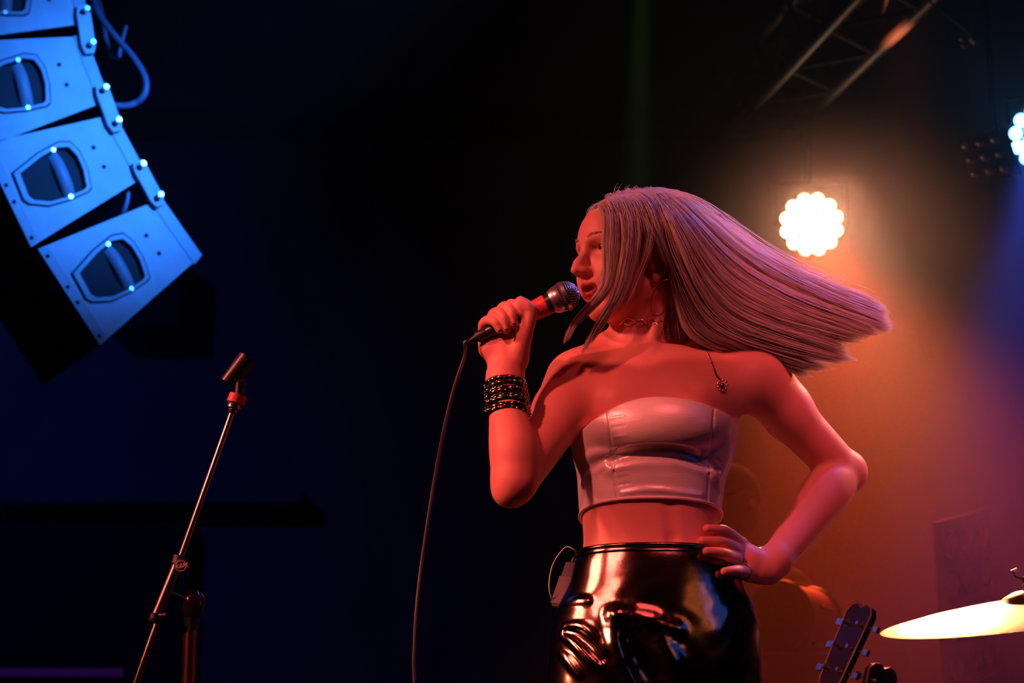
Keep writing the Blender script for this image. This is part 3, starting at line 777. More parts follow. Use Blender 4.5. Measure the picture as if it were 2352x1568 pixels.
# hoop earring
lobe = HP(.078, .000, -.046)
hoop = MB(); cc = lobe+np.array([.004, -.004, -.034])
hoop.tube([cc+np.array([math.cos(q)*.020, math.sin(q)*.012, 0])*1.0+np.array([0, 0, math.sin(q+.5)*.036]) for q in np.linspace(0, 2*math.pi, 61)[:-1]], .0008, 6, closed=True)
hoop.build('earring', gold, singer)
lobe2 = HP(-.078, .000, -.046); cc = lobe2+np.array([-.004, .0, -.036])
MB().tube([cc+np.array([math.cos(q)*.010, math.sin(q)*.02, math.sin(q+.3)*.036]) for q in np.linspace(0, 2*math.pi, 61)[:-1]], .0008, 6, closed=True).build('earring', gold, singer)
# thin necklace thrown over the collar bone, with a pendant
chain = MB(); uvs = crom([(1612, 782, 0), (1628, 815, 0), (1640, 846, 0), (1646, 862, 0), (1654, 872, 0)], 30)
for i, q in enumerate(uvs):
    p = hit(B, q[0], q[1]); off = np.array([0, -.0014, .0])
    e = np.array([.0012, 0, .0016]) if i % 2 else np.array([-.0004, -.001, .0018])
    chain.tube([p+off-e, p+off+e], .0008, 5)
ck = chain.build('necklace', mat('dark_chain', (0.12, 0.09, 0.08), rough=.3, metal=1.0), singer)
pd = hit(B, 1659, 886)+np.array([0, -.004, 0]); pm = MB()
for i in range(9):
    q = 2*math.pi*i/9; pm.lathe([(1e-7, -.0028), (.0022, -.0014), (.0026, 0), (.0018, .0018), (1e-7, .0026)], 7, frame(pd+np.array([math.cos(q)*.008, -.001, math.sin(q)*.009]), (0, -1, .2)))
pm.lathe([(1e-7, -.003), (.004, -.002), (.005, 0), (.003, .002), (1e-7, .003)], 10, frame(pd, (0, -1, .2)))
pm.build('pendant', gold, ck)
# finger rings
for (p, q) in ((LF[2][0][0], LF[2][0][1]), (LF[3][0][0], LF[3][0][1])):
    A_, B_ = S(*p), S(*q); c = mix(A_, B_, .22); n_ = (B_-A_)/np.linalg.norm(B_-A_)
    a = np.cross(n_, [0, 0, 1]); a /= np.linalg.norm(a); b = np.cross(n_, a)
    MB().tube([c+(a*math.cos(t)+b*math.sin(t))*.0126 for t in np.linspace(0, 2*math.pi, 33)[:-1]], .0011, 6, closed=True).build('finger_ring', gold, singer)

# ================================================================== MICROPHONE
black = mat('black_plastic', (0.012, 0.012, 0.013), rough=0.45)
gun = mat('gunmetal_paint', (0.06, 0.065, 0.075), rough=0.28, metal=0.6)
wire = mat('grille_wire', (0.55, 0.53, 0.52), rough=0.32, metal=0.9)
foam = mat('grille_foam', (0.03, 0.03, 0.03), rough=0.9)
tape = mat('red_tape', (0.75, 0.06, 0.05), rough=0.5)
TAIL, BALL = S(1118, 764, MD), S(1297, 680, MD-.008)
md = (BALL-TAIL)/np.linalg.norm(BALL-TAIL); ML = np.linalg.norm(BALL-TAIL)
Mm = frame(TAIL, md)
mic = thing('microphone', TAIL, 'handheld vocal microphone with silver ball grille and red tape, held by the singer', 'microphone')
MB().lathe([(.0105, 0), (.0112, .004), (.0125, .03), (.0155, ML-.062), (.0170, ML-.045), (.0185, ML-.026), (.0190, ML-.022)], 32, Mm).build('handle', gun, mic)
z0 = ML-.063
MB().lathe([(.0158, z0-.001), (.0164, z0), (.0184, z0+.027), (.0176, z0+.028)], 32, Mm).build('tape_band', tape, mic)
MB().lathe([(.0190, ML-.026), (.0225, ML-.020), (.0240, ML-.012), (.0232, ML-.008)], 36, Mm).build('collar', wire, mic)
RB = .0252
gr = MB()
gr.lathe([(RB*math.cos(a)-.0012, ML+RB*math.sin(a)*1.02) for a in np.linspace(-.9, math.pi/2-.001, 14)], 36, Mm)
gb = gr.build('windscreen_foam', foam, mic)
gw = MB()
for k in range(30):
    for sgn in (-1, 1):
        pts = []
        for a in np.linspace(-.75, 1.45, 15):
            q = 2*math.pi*k/30+sgn*a*.55; rr = RB*math.cos(a)
            pts.append(Mm @ Vector((rr*math.cos(q), rr*math.sin(q), ML+RB*math.sin(a)*1.02)))
        gw.tube(pts, .00052, 4, caps=False)
for a in np.linspace(-.65, 1.2, 13):
    rr = RB*math.cos(a)
    gw.tube([Mm @ Vector((rr*math.cos(q), rr*math.sin(q), ML+RB*math.sin(a)*1.02)) for q in np.linspace(0, 2*math.pi, 49)[:-1]], .00045, 4, closed=True)
gw.build('grille', wire, mic)
MB().lathe([(RB-.0005, ML-.0035), (RB+.0012, ML-.003), (RB+.0012, ML+.003), (RB-.0005, ML+.0035)], 40, Mm).build('grille_ring', wire, mic)
# cable with its plug
rubber = mat('cable_rubber', (0.035, 0.03, 0.03), rough=0.35, spec=0.6)
cab = thing('microphone_cable', (S(952, 1568, -.1)[0], YS-.1, STAGE), 'dark microphone cable hanging down from the handheld microphone', 'cable')
t1 = S(1092, 776, MD+.004)
MB().lathe([(.0085, -.020), (.0100, -.017), (.0102, -.006), (.0098, .004)], 24, frame(TAIL, md)).build('plug', black, cab)
MB().lathe([(.0034, -.032), (.0046, -.028), (.0072, -.020), (.0082, -.016)], 20, frame(TAIL, md)).build('strain_relief', black, cab)
P0 = TAIL-md*.030
cp = [P0, P0-md*.012, S(1068, 815, MD+.01), S(1044, 888, MD+.014), S(1020, 985, MD+.02), S(1000, 1090, MD+.03), S(984, 1190, MD+.03), S(968, 1300, MD+.04), S(957, 1400, MD+.04), S(952, 1490, MD+.045), S(953, 1580, MD+.05)]
e = cp[-1]; cp += [np.array([e[0]+.02, e[1]+.02, 1.45]), np.array([e[0]+.08, e[1]+.06, 1.12]), np.array([e[0]+.2, e[1]+.2, 1.006]), np.array([e[0]+.5, e[1]+.45, 1.004])]
MB().tube(crom(cp, 110), .0032, 8).build('cord', rubber, cab)

# ================================================================== BELT PACK
packm = mat('pack_plastic', (0.07, 0.05, 0.045), rough=0.4, noise=.1, nscale=50)
pc = S(1309, 1345, .012)
M_ = Matrix.Translation(V(pc)) @ Matrix.Rotation(math.radians(19), 4, 'Y') @ Matrix.Rotation(math.radians(-62), 4, 'Z')
pk = thing('belt_pack', pc, 'small in-ear receiver pack clipped to the waistband', 'receiver', M=M_)
def lbox(c, sz): return MB().box(c, sz)
lbox((0, 0, 0), (.058, .018, .082)).build('case', packm, pk, shift=False, bevel=.003)
lbox((0, -.0105, -.012), (.050, .005, .050)).build('battery_door', mat('pack_door', (.09, .06, .055), rough=.5), pk, shift=False, bevel=.001)
lbox((.0, .013, .012), (.02, .004, .055)).build('clip', black, pk, shift=False, bevel=.001)
MB().tube([(-.018, 0, .04), (-.018, 0, .050)], .004, 12).build('jack', black, pk, shift=False)
MB().tube(crom([(-.018, 0, .048), (-.016, -.004, .062), (-.036, -.014, .064), (-.048, -.02, .03), (-.040, -.018, -.008), (-.020, -.014, -.030), (-.006, -.012, -.020)], 40), .0016, 7).build('earphone_wire', rubber, pk, shift=False)
MB().tube([(.02, 0, .04), (.021, 0, .075)], .0018, 8).build('antenna', black, pk, shift=False)

# ================================================================== THE ROOM
def struct(name, mb, m, parent=None, bevel=0.0):
    o = mb.build(name, m, parent, smooth=False, bevel=bevel)
    if parent is None: o['kind'] = 'structure'
    return o
wallm = mat('dark_wall_paint', (0.10, 0.10, 0.12), rough=0.85, noise=0.3, nscale=3, bump=0.1, bscale=60)
blackp = mat('matt_black_paint', (0.010, 0.010, 0.011), rough=0.9)
deckm = mat('stage_deck_paint', (0.02, 0.02, 0.02), rough=0.6, noise=0.3, nscale=12)
struct('floor', MB().box((0, 4, -.05), (16, 18, .1)), mat('floor_concrete', (0.06, 0.06, 0.06), rough=.8, noise=.3, nscale=6))
struct('stage_platform', MB().box((0, 6.9, .5), (10.8, 8.2, .998)), deckm)
struct('wall_back', MB().box((0, 11.1, 3.4), (12, .2, 6.8)), wallm)
struct('wall_left', MB().box((-5.6, 4, 3.4), (.2, 14, 6.8)), wallm)
struct('wall_right', MB().box((5.6, 4, 3.4), (.2, 14, 6.8)), wallm)
struct('ceiling', MB().box((0, 4, 6.85), (12, 15, .1)), blackp)
struct('trim_1', MB().box((-1.9, 10.9, at(0, 287, 10.9)[2]), (7.0, .24, .12)), blackp)
struct('trim_2', MB().box((-3.4, 10.9, at(0, 1146, 10.9)[2]), (4.6, .22, .07)), wallm)
struct('trim_3', MB().box((-3.68, 10.94, (STAGE+at(0, 1195, 10.8)[2])/2), (4.0, .16, at(0, 1195, 10.8)[2]-STAGE)), blackp)
mon = thing('loudspeaker_box', at(340, 765, 10.9), 'black box speaker mounted on the dark blue wall behind the hanging array', 'speaker')
pA, pB = at(262, 600, 10.8), at(428, 766, 10.8)
MB().box(((pA[0]+pB[0])/2, 10.85, (pA[2]+pB[2])/2), (pB[0]-pA[0], .34, pA[2]-pB[2])).build('cabinet', blackp, mon, bevel=.01)
MB().box(((pA[0]+pB[0])/2, 10.67, (pA[2]+pB[2])/2), (pB[0]-pA[0]-.03, .02, pA[2]-pB[2]-.03)).build('front_grille', mat('grille_cloth', (.008, .008, .009), rough=.9), mon)
pl = at(120, 1543, 10.6)
tag(MB().box((pl[0]-.6, 10.62, pl[2]), (1.9, .03, .035)).build('light_strip', mat('purple_strip', (.1, .02, .15), emit=(.28, .02, .5), estr=.055)), 'dim purple light strip along the foot of the black back panel', 'light strip')

# ================================================================== LINE ARRAY
AZ = math.radians(-27.7)
AN = np.array([math.sin(AZ), math.cos(AZ), 0.0]); E1 = np.array([math.cos(AZ), -math.sin(AZ), 0.0])
A0 = at(235, 790, 5.5)
def onplane(px, py):
    d = ray(px, py); t = ((A0-CAM)@AN)/(d@AN); p = CAM+d*t; return np.array([(p-A0)@E1, p[2]-A0[2]])
steel = mat('array_paint', (0.62, 0.66, 0.70), rough=0.42, spec=0.5, noise=0.34, nscale=11, bump=0.3, bscale=160, detail=8)
steel2 = mat('array_frame_paint', (0.42, 0.46, 0.52), rough=0.38, noise=0.1, nscale=14)
recess = mat('array_recess', (0.42, 0.46, 0.54), rough=0.5)
bolt = mat('chrome_pin', (0.75, 0.75, 0.78), rough=0.26, metal=1.0)
hole = mat('screw_hole', (0.004, 0.004, 0.005), rough=0.9)
grillem = mat('speaker_grille', (0.006, 0.006, 0.007), rough=0.7)
BB, BT, FT, FB = [onplane(*p) for p in ((463, 586), (372, 456), (86, 572), (229, 793))]
zx = (BT-BB)/np.linalg.norm(BT-BB); xx = np.array([zx[1], -zx[0]])
def loc2(p): q = np.asarray(p)-BB; return (float(q@xx), float(q@zx))
def px2(px, py): return loc2(onplane(px, py))
poly = [loc2(BB), loc2(BT), loc2(FT), loc2(FB)]
WID = .55
cab_meshes = []
def arr(name, mb, m, parent=None, bevel=0.0, smooth=True): cab_meshes.append((name, mb.mesh(name, m, smooth), parent, bevel))
body_ = MB().prism([poly[0], poly[1], poly[2], poly[3]], .012, WID)
arr('cabinet_shell', body_, mat('array_shell', (.02, .021, .024), rough=.7))
# side plate with handle opening
hc_ = [px2(*p) for p in ((188, 628), (228, 583), (262, 556), (284, 552), (304, 568), (322, 598), (334, 634), (330, 642), (296, 664), (262, 680), (226, 682), (214, 676))]
ctr = np.mean(np.array(hc_), 0)
hc_ = [tuple(ctr+(np.array(p)-ctr)*1.10+[-.004, .003]) for p in hc_]
def plate(outer, inner, y0, y1):
    bm = bmesh.new(); lo_ = []
    for y in (y0, y1):
        vo = [bm.verts.new((x, y, z)) for x, z in outer]; vi = [bm.verts.new((x, y, z)) for x, z in inner]
        es = [bm.edges.new((vo[i], vo[(i+1) % len(vo)])) for i in range(len(vo))]+[bm.edges.new((vi[i], vi[(i+1) % len(vi)])) for i in range(len(vi))]
        bmesh.ops.triangle_fill(bm, use_beauty=True, edges=es); lo_.append((vo, vi))
    for k in (0, 1):
        a, b = lo_[0][k], lo_[1][k]
        for i in range(len(a)): bm.faces.new((a[i], a[(i+1) % len(a)], b[(i+1) % len(a)], b[i]))
    bm.verts.index_update(); mb = MB(); mb.add([v.co[:] for v in bm.verts], [[v.index for v in f.verts] for f in bm.faces]); bm.free(); return mb
def scale(pl_, k): return [tuple(ctr+(np.array(p)-ctr)*k) for p in pl_]
strip_w = .045
xf = poly[2][0]
arr('side_plate', plate(poly, scale(hc_, 1.02), 0, .016), steel)
arr('handle_gap_ring', plate(scale(hc_, 1.145), scale(hc_, 1.02), -.0012, .001), hole)  # dark ring put in for the shaded gap round the handle frame
arr('handle_frame', plate(scale(hc_, 1.10), scale(hc_, .93), -.006, .004), steel2, bevel=.002)
arr('handle_recess', MB().prism(scale(hc_, 1.0), .05, .055).prism(scale(hc_, 1.0), .016, .018) if False else plate(scale(hc_, 1.06), scale(hc_, 1.0), .014, .075).prism(scale(hc_, 1.05), .074, .080), recess)
ga, gb_ = px2(250, 566), px2(306, 668)
g0, g1 = np.array(ga), np.array(gb_); gx = (g1-g0)/np.linalg.norm(g1-g0)
arr('handle_grip', MB().tube(crom([(g0[0], .030, g0[1]), (*(g0*.75+g1*.25)[:1], .012, (g0*.75+g1*.25)[1]), ((g0+g1)[0]/2, .008, (g0+g1)[1]/2), ((g0*.25+g1*.75)[0], .012, (g0*.25+g1*.75)[1]), (g1[0], .030, g1[1])], 16), .0200, 14), mat('handle_grip', (.38, .42, .5), rough=.45))
for p in (px2(247, 562), px2(300, 664)):
    arr('handle_screw', MB().lathe([(.006, -.009), (.006, -.004)], 12, frame((p[0], 0, p[1]), (0, 1, 0))), bolt)
for p in ((336, 541), (365, 582)):
    q = px2(*p); arr('vent_hole', MB().lathe([(.006, -.0012), (.006, .001)], 12, frame((q[0], 0, q[1]), (0, 1, 0))), hole)
# front strip and screws
f0, f1 = np.array(poly[2]), np.array(poly[3]); fn = np.array([1.0, 0.0])
arr('front_strip', MB().prism([tuple(f0), tuple(f1), tuple(f1+[strip_w*.62, .012]), tuple(f0+[strip_w*.62, -.010])], -.004, .001), steel2)
for t in (.10, .42, .58, .93):
    q = f0*(1-t)+f1*t+[.012, 0]; arr('strip_screw', MB().lathe([(.0055, -.0058), (.0055, -.003)], 12, frame((q[0], 0, q[1]), (0, 1, 0))), hole)
# back rail and link bar towards the cabinet below
b0, b1 = np.array(poly[0]), np.array(poly[1])
arr('rear_rail', MB().prism([tuple(b0), tuple(b1), tuple(b1+[-.035, .008]), tuple(b0+[-.035, -.010])], -.003, .001), steel2)
lk = [(b0[0]-.030, b0[1]+.045), (b0[0]-.004, b0[1]+.045), (b0[0]+.004, b0[1]+.020), (b0[0]+.004, b0[1]-.075), (b0[0]-.004, b0[1]-.095), (b0[0]-.028, b0[1]-.095), (b0[0]-.036, b0[1]-.070), (b0[0]-.036, b0[1]+.02)]
LINK = MB().prism(lk, -.020, -.006)
PINS = [(b0[0]-.012, b0[1]+.028), (b0[0]-.010, b0[1]-.070)]
# front grille across the whole width
arr('front_grille', MB().add([(f0[0], .002, f0[1]), (f1[0], .002, f1[1]), (f1[0], WID, f1[1]), (f0[0], WID, f0[1]), (f0[0]-.025, WID/2, f0[1]-.004), (f1[0]-.025, WID/2, f1[1]+.004)],
    [(0, 1, 5, 4), (4, 5, 2, 3), (0, 4, 3), (1, 2, 5)]), grillem)
arr('far_side_plate', MB().prism(poly, WID, WID+.014), steel)
link_me = LINK.mesh('link_bar', steel, False)
cab_labels = ['topmost line array cabinet of the hanging blue array', 'line array cabinet second from the top of the hanging blue array', 'line array cabinet second from the bottom of the hanging blue array', 'lowest line array cabinet, at the foot of the hanging blue array']
spots_ = [((203, 52), (180, -96)), ((258, 250), (197, 83)), ((352, 428), (263, 262)), ((463, 586), (372, 456))]
for i, (bb, bt) in enumerate(spots_):
    o2, t2 = onplane(*bb), onplane(*bt); z2 = (t2-o2)/np.linalg.norm(t2-o2)
    zc = np.array([E1[0]*z2[0], E1[1]*z2[0], z2[1]]); xc = np.array([E1[0]*z2[1], E1[1]*z2[1], -z2[0]])
    o2 = t2-z2*np.linalg.norm(BT-BB)
    org = A0+E1*o2[0]+np.array([0, 0, o2[1]])
    M4 = Matrix(((xc[0], AN[0], zc[0], org[0]), (xc[1], AN[1], zc[1], org[1]), (xc[2], AN[2], zc[2], org[2]), (0, 0, 0, 1)))
    c_ = thing('array_speaker', org, cab_labels[i], 'speaker', 'cabinets of the hanging line array', M=M4)
    for (n_, me_, p_, bv_) in cab_meshes:
        q = link(n_, me_, c_, False)
        if bv_:
            mm = q.modifiers.new('bevel', 'BEVEL'); mm.width = bv_; mm.segments = 2
    if i < 3:
        lb = link('link_bar', link_me, c_, False)
        for p in PINS: link('pin', MB().lathe([(.0075, -.046), (.009, -.042), (.009, -.030), (.0065, -.028), (.0065, -.016)], 12, frame((p[0], 0, p[1]), (0, 1, 0))).mesh('pin', bolt), lb, False)
# rigging above the picture
rg = A0+E1*onplane(150, -120)[0]+np.array([0, 0, onplane(150, -120)[1]+.02])+AN*WID/2
rig = thing('hoist_chain', (rg[0], rg[1], 6.8), 'steel hoist chain carrying the speaker array from the ceiling', 'chain')
MB().tube([(rg[0], rg[1], rg[2]-.06), (rg[0], rg[1], 6.8)], .012, 8).build('chain', bolt, rig)
MB().box((rg[0], rg[1], rg[2]-.06), (.2, .5, .06)).build('fly_bar', steel2, rig)
# speaker cables hanging behind the array
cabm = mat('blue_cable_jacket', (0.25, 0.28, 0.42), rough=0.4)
YC = 5.75
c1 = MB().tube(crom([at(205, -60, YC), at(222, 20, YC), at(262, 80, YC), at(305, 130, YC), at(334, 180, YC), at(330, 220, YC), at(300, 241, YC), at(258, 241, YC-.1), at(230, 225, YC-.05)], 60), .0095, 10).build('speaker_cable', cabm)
tag(c1, 'thick blue-lit cable looping from the top down to the second array cabinet', 'cable', 'cables behind the array')
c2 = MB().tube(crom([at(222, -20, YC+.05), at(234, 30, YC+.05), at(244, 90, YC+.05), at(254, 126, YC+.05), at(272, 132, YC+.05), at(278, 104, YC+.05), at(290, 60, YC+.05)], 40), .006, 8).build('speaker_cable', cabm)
tag(c2, 'thin blue-lit cable with a small hanging loop beside the array', 'cable', 'cables behind the array')
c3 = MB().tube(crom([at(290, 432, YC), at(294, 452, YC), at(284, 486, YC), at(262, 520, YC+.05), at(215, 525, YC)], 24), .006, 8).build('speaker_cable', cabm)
tag(c3, 'short cable in the gap between the two lowest array cabinets', 'cable', 'cables behind the array')

# ================================================================== MICROPHONE STAND
YM = 3.62
chrome = mat('stand_black_chrome', (0.42, 0.36, 0.34), rough=0.22, metal=0.95)
P = lambda x, y, d=0: at(x, y, YM+d)
base = np.array([P(437, 1500)[0], YM+.03, STAGE])
st = thing('microphone_stand', base, 'empty microphone stand with a slanting boom, clip and red tape', 'stand')
tip, sl1, sl0, low = P(541, 926), P(410, 1288), P(356, 1420), P(312, 1568)
dm = (tip-low)/np.linalg.norm(tip-low); low = low-dm*.16
MB().tube([low, tip], .0058, 14).build('boom_rod', chrome, st)
MB().tube([sl0, sl1], .0088, 14).build('boom_sleeve', chrome, st)
MB().lathe([(.0095, -.008), (.0120, -.006), (.0120, .008), (.0095, .010)], 20, frame(sl1, dm)).build('sleeve_collar', black, st)
MB().lathe([(.0095, -.008), (.0112, -.006), (.0112, .006), (.0095, .008)], 20, frame(sl0, dm)).build('sleeve_end', black, st)
MB().lathe([(.0066, .014), (.0090, .019), (.0092, .022), (.0135, .024), (.0135, .030), (.0120, .033)], 24, frame(tip-dm*.034, dm)).build('thread_collar', chrome, st)
MB().lathe([(.0150, -.001), (.0163, 0), (.0163, .015), (.0150, .016)], 28, frame(tip, dm)).build('tape_band', mat('stand_red_tape', (.85, .10, .10), rough=.5), st)
# clip: yoke, hinge, open barrel
yk0 = tip+dm*.016
sd_ = np.cross(dm, [0, 1, 0]); sd_ /= np.linalg.norm(sd_)
nrm_ = np.cross(sd_, dm); nrm_ /= np.linalg.norm(nrm_)
hinge = yk0+dm*.020+sd_*.004
cl = MB()
for k in (-1, 1):
    o_ = nrm_*k*.0085
    cl.tube([yk0+o_-sd_*.002, hinge+o_], [.0085, .0070], 10)
clip = cl.build('clip_yoke', black, st)
MB().lathe([(.0085, -.012), (.0085, .012)], 20, frame(hinge, nrm_)).build('hinge', black, clip)
MB().lathe([(.0045, -.0145), (.0045, -.012)], 12, frame(hinge, nrm_)).build('hinge_screw', bolt, clip)
ca, cb = P(521, 872), P(566, 818); bd = (cb-ca)/np.linalg.norm(cb-ca)
side = np.cross(bd, [0, 1, 0]); side /= np.linalg.norm(side); dep = np.cross(bd, side)
cm = (ca+cb)/2 - side*.002
v_, f_ = [], []; NQ = 26
cen = P(546, 852)
for i in range(9):
    t = i/8; r0 = .0150+.0035*t
    for rr in (r0, r0-.0032):
        for j in range(NQ):
            q = math.radians(-25+250*j/(NQ-1))
            v_.append(cen+bd*(t-.5)*.058+(side*math.cos(q)+dep*math.sin(q))*rr)
for i in range(8):
    for j in range(NQ-1):
        a = i*2*NQ+j; b = a+2*NQ
        f_.append((a, a+1, b+1, b)); f_.append((a+NQ, b+NQ, b+NQ+1, a+NQ+1))
    for j in (0, NQ-1):
        a = i*2*NQ+j; b = a+2*NQ; f_.append((a, b, b+NQ, a+NQ))
for i in (0, 8):
    for j in range(NQ-1):
        a = i*2*NQ+j; f_.append((a, a+NQ, a+NQ+1, a+1))
MB().add(v_, f_).build('clip_barrel', mat('clip_rubber', (.03, .022, .02), rough=.35, spec=.6), st)
MB().tube([hinge, cen-side*.006-bd*.008], [.0080, .0100], 12).build('clip_neck', black, st)
# clutch with emblem
kb = P(418, 1300, -.014)
kn = MB().lathe([(.0120, -.020), (.0125, 0), (.0135, .006), (.0130, .012), (.0100, .0135), (1e-7, .0140)], 28, frame(kb, (0.05, -1, -.1))).build('clutch_knob', black, st)
MK = frame(kb, (0.05, -1, -.1), up=(0, 0, 1))
emb = mat('emblem_print', (.75, .35, .33), rough=.5)
rp = [MK @ Vector((math.cos(q)*.0088, math.sin(q)*.0088, .0142)) for q in np.linspace(0, 2*math.pi, 41)[:-1]]
MB().tube(rp, .0007, 6, closed=True).build('emblem_ring', emb, kn)
tx = bpy.data.curves.new('emblem_lettering', 'FONT'); tx.body = 'K&M'; tx.size = .0105; tx.align_x = 'CENTER'; tx.align_y = 'CENTER'; tx.extrude = .0003; tx.shear = .2; tx.offset = .0002
to = bpy.data.objects.new('tmp_text', tx); COL.objects.link(to)
dg = bpy.context.evaluated_depsgraph_get(); me = bpy.data.meshes.new_from_object(to.evaluated_get(dg)); bpy.data.objects.remove(to)
me.name = 'emblem_lettering'; me.materials.clear(); me.materials.append(emb)
me.transform(MK @ Matrix.Translation((0, 0, .0148)) @ Matrix.Rotation(math.radians(12), 4, 'Z'))
link('emblem_lettering', me, kn)
kl = P(384, 1412, -.012)
MB().tube([sl0+dm*.004, kl], [.006, .005], 10).build('clamp_lever', black, st)
# upright
top_ = P(440, 1398, .03)
MB().lathe([(1e-7, -.034), (.012, -.032), (.019, -.018), (.022, 0), (.0205, .012), (.012, .022), (1e-7, .024)], 24, frame(P(443, 1385, .03), (0, -.1, 1))).build('swivel_ball', mat('swivel_plastic', (.02, .018, .018), rough=.2), st)
MB().tube([P(440, 1412, .03), P(440, 1446, .03)], [.0140, .0115], 16).build('upright_collar', black, st)
ut = P(437, 1446, .03); MB().tube([ut, (ut[0], ut[1], STAGE+.03)], .0125, 20).build('upright_tube', mat('upright_chrome', (.22, .12, .11), rough=.3, metal=.9), st)
MB().tube([P(443, 1385, .03), mix(sl0, sl1, .45)], .007, 10).build('boom_arm_joint', black, st)
for k in range(3):
    q = 2*math.pi*k/3+.4; MB().tube([(ut[0], ut[1], STAGE+.09), (ut[0]+.30*math.cos(q), ut[1]+.30*math.sin(q), STAGE+.011)], .009, 10).build('leg', black, st)

# ================================================================== LAMPS
housing = mat('lamp_housing', (0.008, 0.008, 0.008), rough=0.8, spec=0.1)
def par(name, pos, aim, R, label, ecol, estr, rings=((1, 0), (6, .40), (12, .78)), cell=.205, group=None):
    d = np.asarray(aim, float)-pos; d /= np.linalg.norm(d); M = frame(pos, d)
    p = thing(name, pos, label, 'stage light', group, M=M)
    MB().lathe([(R*.35, -R*1.9), (R*.75, -R*1.7), (R*1.0, -R*1.1), (R*1.06, -.02), (R*1.06, .012), (R*1.0, .014), (R*.99, -.002)], 40).build('housing', housing, p, shift=False)
    em = mat(name+'_led', (.8, .8, .8), rough=.3, emit=ecol, estr=estr) if estr else mat('lens_off', (.30, .24, .24), rough=.12, spec=.8)
    for n, rr in rings:
        for k in range(n):
            q = 2*math.pi*k/n+.26
            MB().lathe([(R*cell, .001), (R*cell*.92, .006), (R*cell*.5, .010), (1e-7, .011)], 20, frame((math.cos(q)*R*rr, math.sin(q)*R*rr, 0), (0, 0, 1))).build('led_lens', em, p, shift=False)
    MB().tube([(R*1.03, 0, -R*.6), (R*1.12, 0, -R*.6), (R*1.12, R*1.3, -R*.6), (-R*1.12, R*1.3, -R*.6), (-R*1.12, 0, -R*.6), (-R*1.03, 0, -R*.6)], .006, 8).build('yoke', housing, p, shift=False)
    return p
t0, t1_ = at(1800, 320, 8.6), at(2240, -95, 6.2)              # truss axis
_t = min(np.linspace(0, 1, 400), key=lambda k: abs((lambda p: 1176+F_PX*p[0]/(p[1]*_cp+(p[2]-1.5)*_sp))(t0+(t1_-t0)*k)-1864))
HANG = t0+(t1_-t0)*_t
LY = float(HANG[1]); LP = at(1864, 515, LY); LAIM = at(2110, 1420, 6.3)
lamp = par('led_par_light', LP, CAM+np.array([.35, .2, .25]), .112*LY/7.0, 'glowing round orange-white stage lamp behind the blonde hair', (1.0, .60, .32), 8.5)
_inv = lamp.matrix_world.inverted() if False else frame(LP, (CAM+np.array([.35, .2, .25])-LP)).inverted()
MB().tube([_inv @ V(LP+np.array([0, .10, .20])), _inv @ V(HANG)], .016, 10).build('drop_arm', housing, lamp, shift=False)
spot('led_par_beam', LP+(LAIM-LP)/np.linalg.norm(LAIM-LP)*.06, LAIM, 950, (1.0, .085, .022), 44, 1.0, .09)
BP = at(2394, 312, 6.2); BAIM = at(2330, 1300, 5.0)
par('led_wash_light', BP, BP+np.array([-.9, -1.5, -.55]), .105, 'stage lamp of round lenses glowing blue, beside the unlit nine-lens lamp', (.10, .42, 1.0), 14.0, rings=((1, 0), (6, .42), (12, .80)), cell=.2)
_bm = frame(BP, np.array([-.9, -1.5, -.55])).inverted(); _w = [o for o in COL.objects if o.name.startswith('led_wash_light')][0]
MB().tube([_bm @ V(BP+np.array([.03, .08, .06])), _bm @ V((BP[0]+.03, BP[1]+.08, 6.82))], .014, 10).build('drop_arm', housing, _w, shift=False)
spot('led_wash_beam', BP+np.array([-.03, -.05, -.02]), BAIM, 320, (.06, .10, 1.0), 26, .9, .06)
spot('green_beam', at(1478, -260, 7.4), at(1462, 560, 7.2), 260, (.35, 1.0, .10), 6, .8, .03)

# lens panels that are switched off
def panel(name, pxs, label, rows, cols, Y, yaw, dY=0.0, lr=.42, hang=False):
    """pxs: centre pixel of corner lenses (top-left, top-right, bottom-left)"""
    a, b, c = at(*pxs[0], Y), at(*pxs[1], Y+dY), at(*pxs[2], Y)
    ex = (b-a)/(cols-1); ez = (c-a)/(rows-1)
    n = np.cross(ex, ez); n /= np.linalg.norm(n)
    if n[1] > 0: n = -n
    mid = (a+b)/2+(c-a)/2
    p = thing(name, mid, label, 'stage light')
    u, v = ex*cols/2*1.06, ez*rows/2*1.06
    pts = [mid-u-v, mid+u-v, mid+u+v, mid-u+v]
    MB().add([q-n*.004 for q in pts]+[q-n*.014 for q in pts], [(0, 1, 2, 3), (7, 6, 5, 4), (0, 4, 5, 1), (1, 5, 6, 2), (2, 6, 7, 3), (3, 7, 4, 0)]).build('housing', housing, p, smooth=False)
    lm = mat(name+'_lens', (.26, .11, .11) if hang else (.60, .34, .36), rough=.40, spec=.5)
    for r in range(rows):
        for k in range(cols):
            o = a+ex*k+ez*r; vv = []; ff = []
            for i, s_ in enumerate((1.0, .85, .5, 0.001)):
                for j in range(18):
                    t = 2*math.pi*j/18; vv.append(o+(ex*math.cos(t)+ez*math.sin(t))*lr*s_*.5*2*.5*1.6+n*(.004+.008*(1-s_*s_)))
            for i in range(3):
                for j in range(18): ff.append((i*18+j, i*18+(j+1) % 18, (i+1)*18+(j+1) % 18, (i+1)*18+j))
            MB().add(vv, ff).build('lens', lm, p)
    zt = 6.82 if hang else STAGE+.005; e_ = mid-n*.03
    MB().tube([e_+np.array([0, 0, .02 if hang else -.02]), (e_[0], e_[1], zt)], .010, 8).build('support_pole', housing, p)
    return p
panel('matrix_blinder', ((2222, 334), (2288, 320), (2243, 398)), 'unlit square lamp with nine lenses under the lighting truss', 3, 3, 6.4, 0, -.25, .36, True)
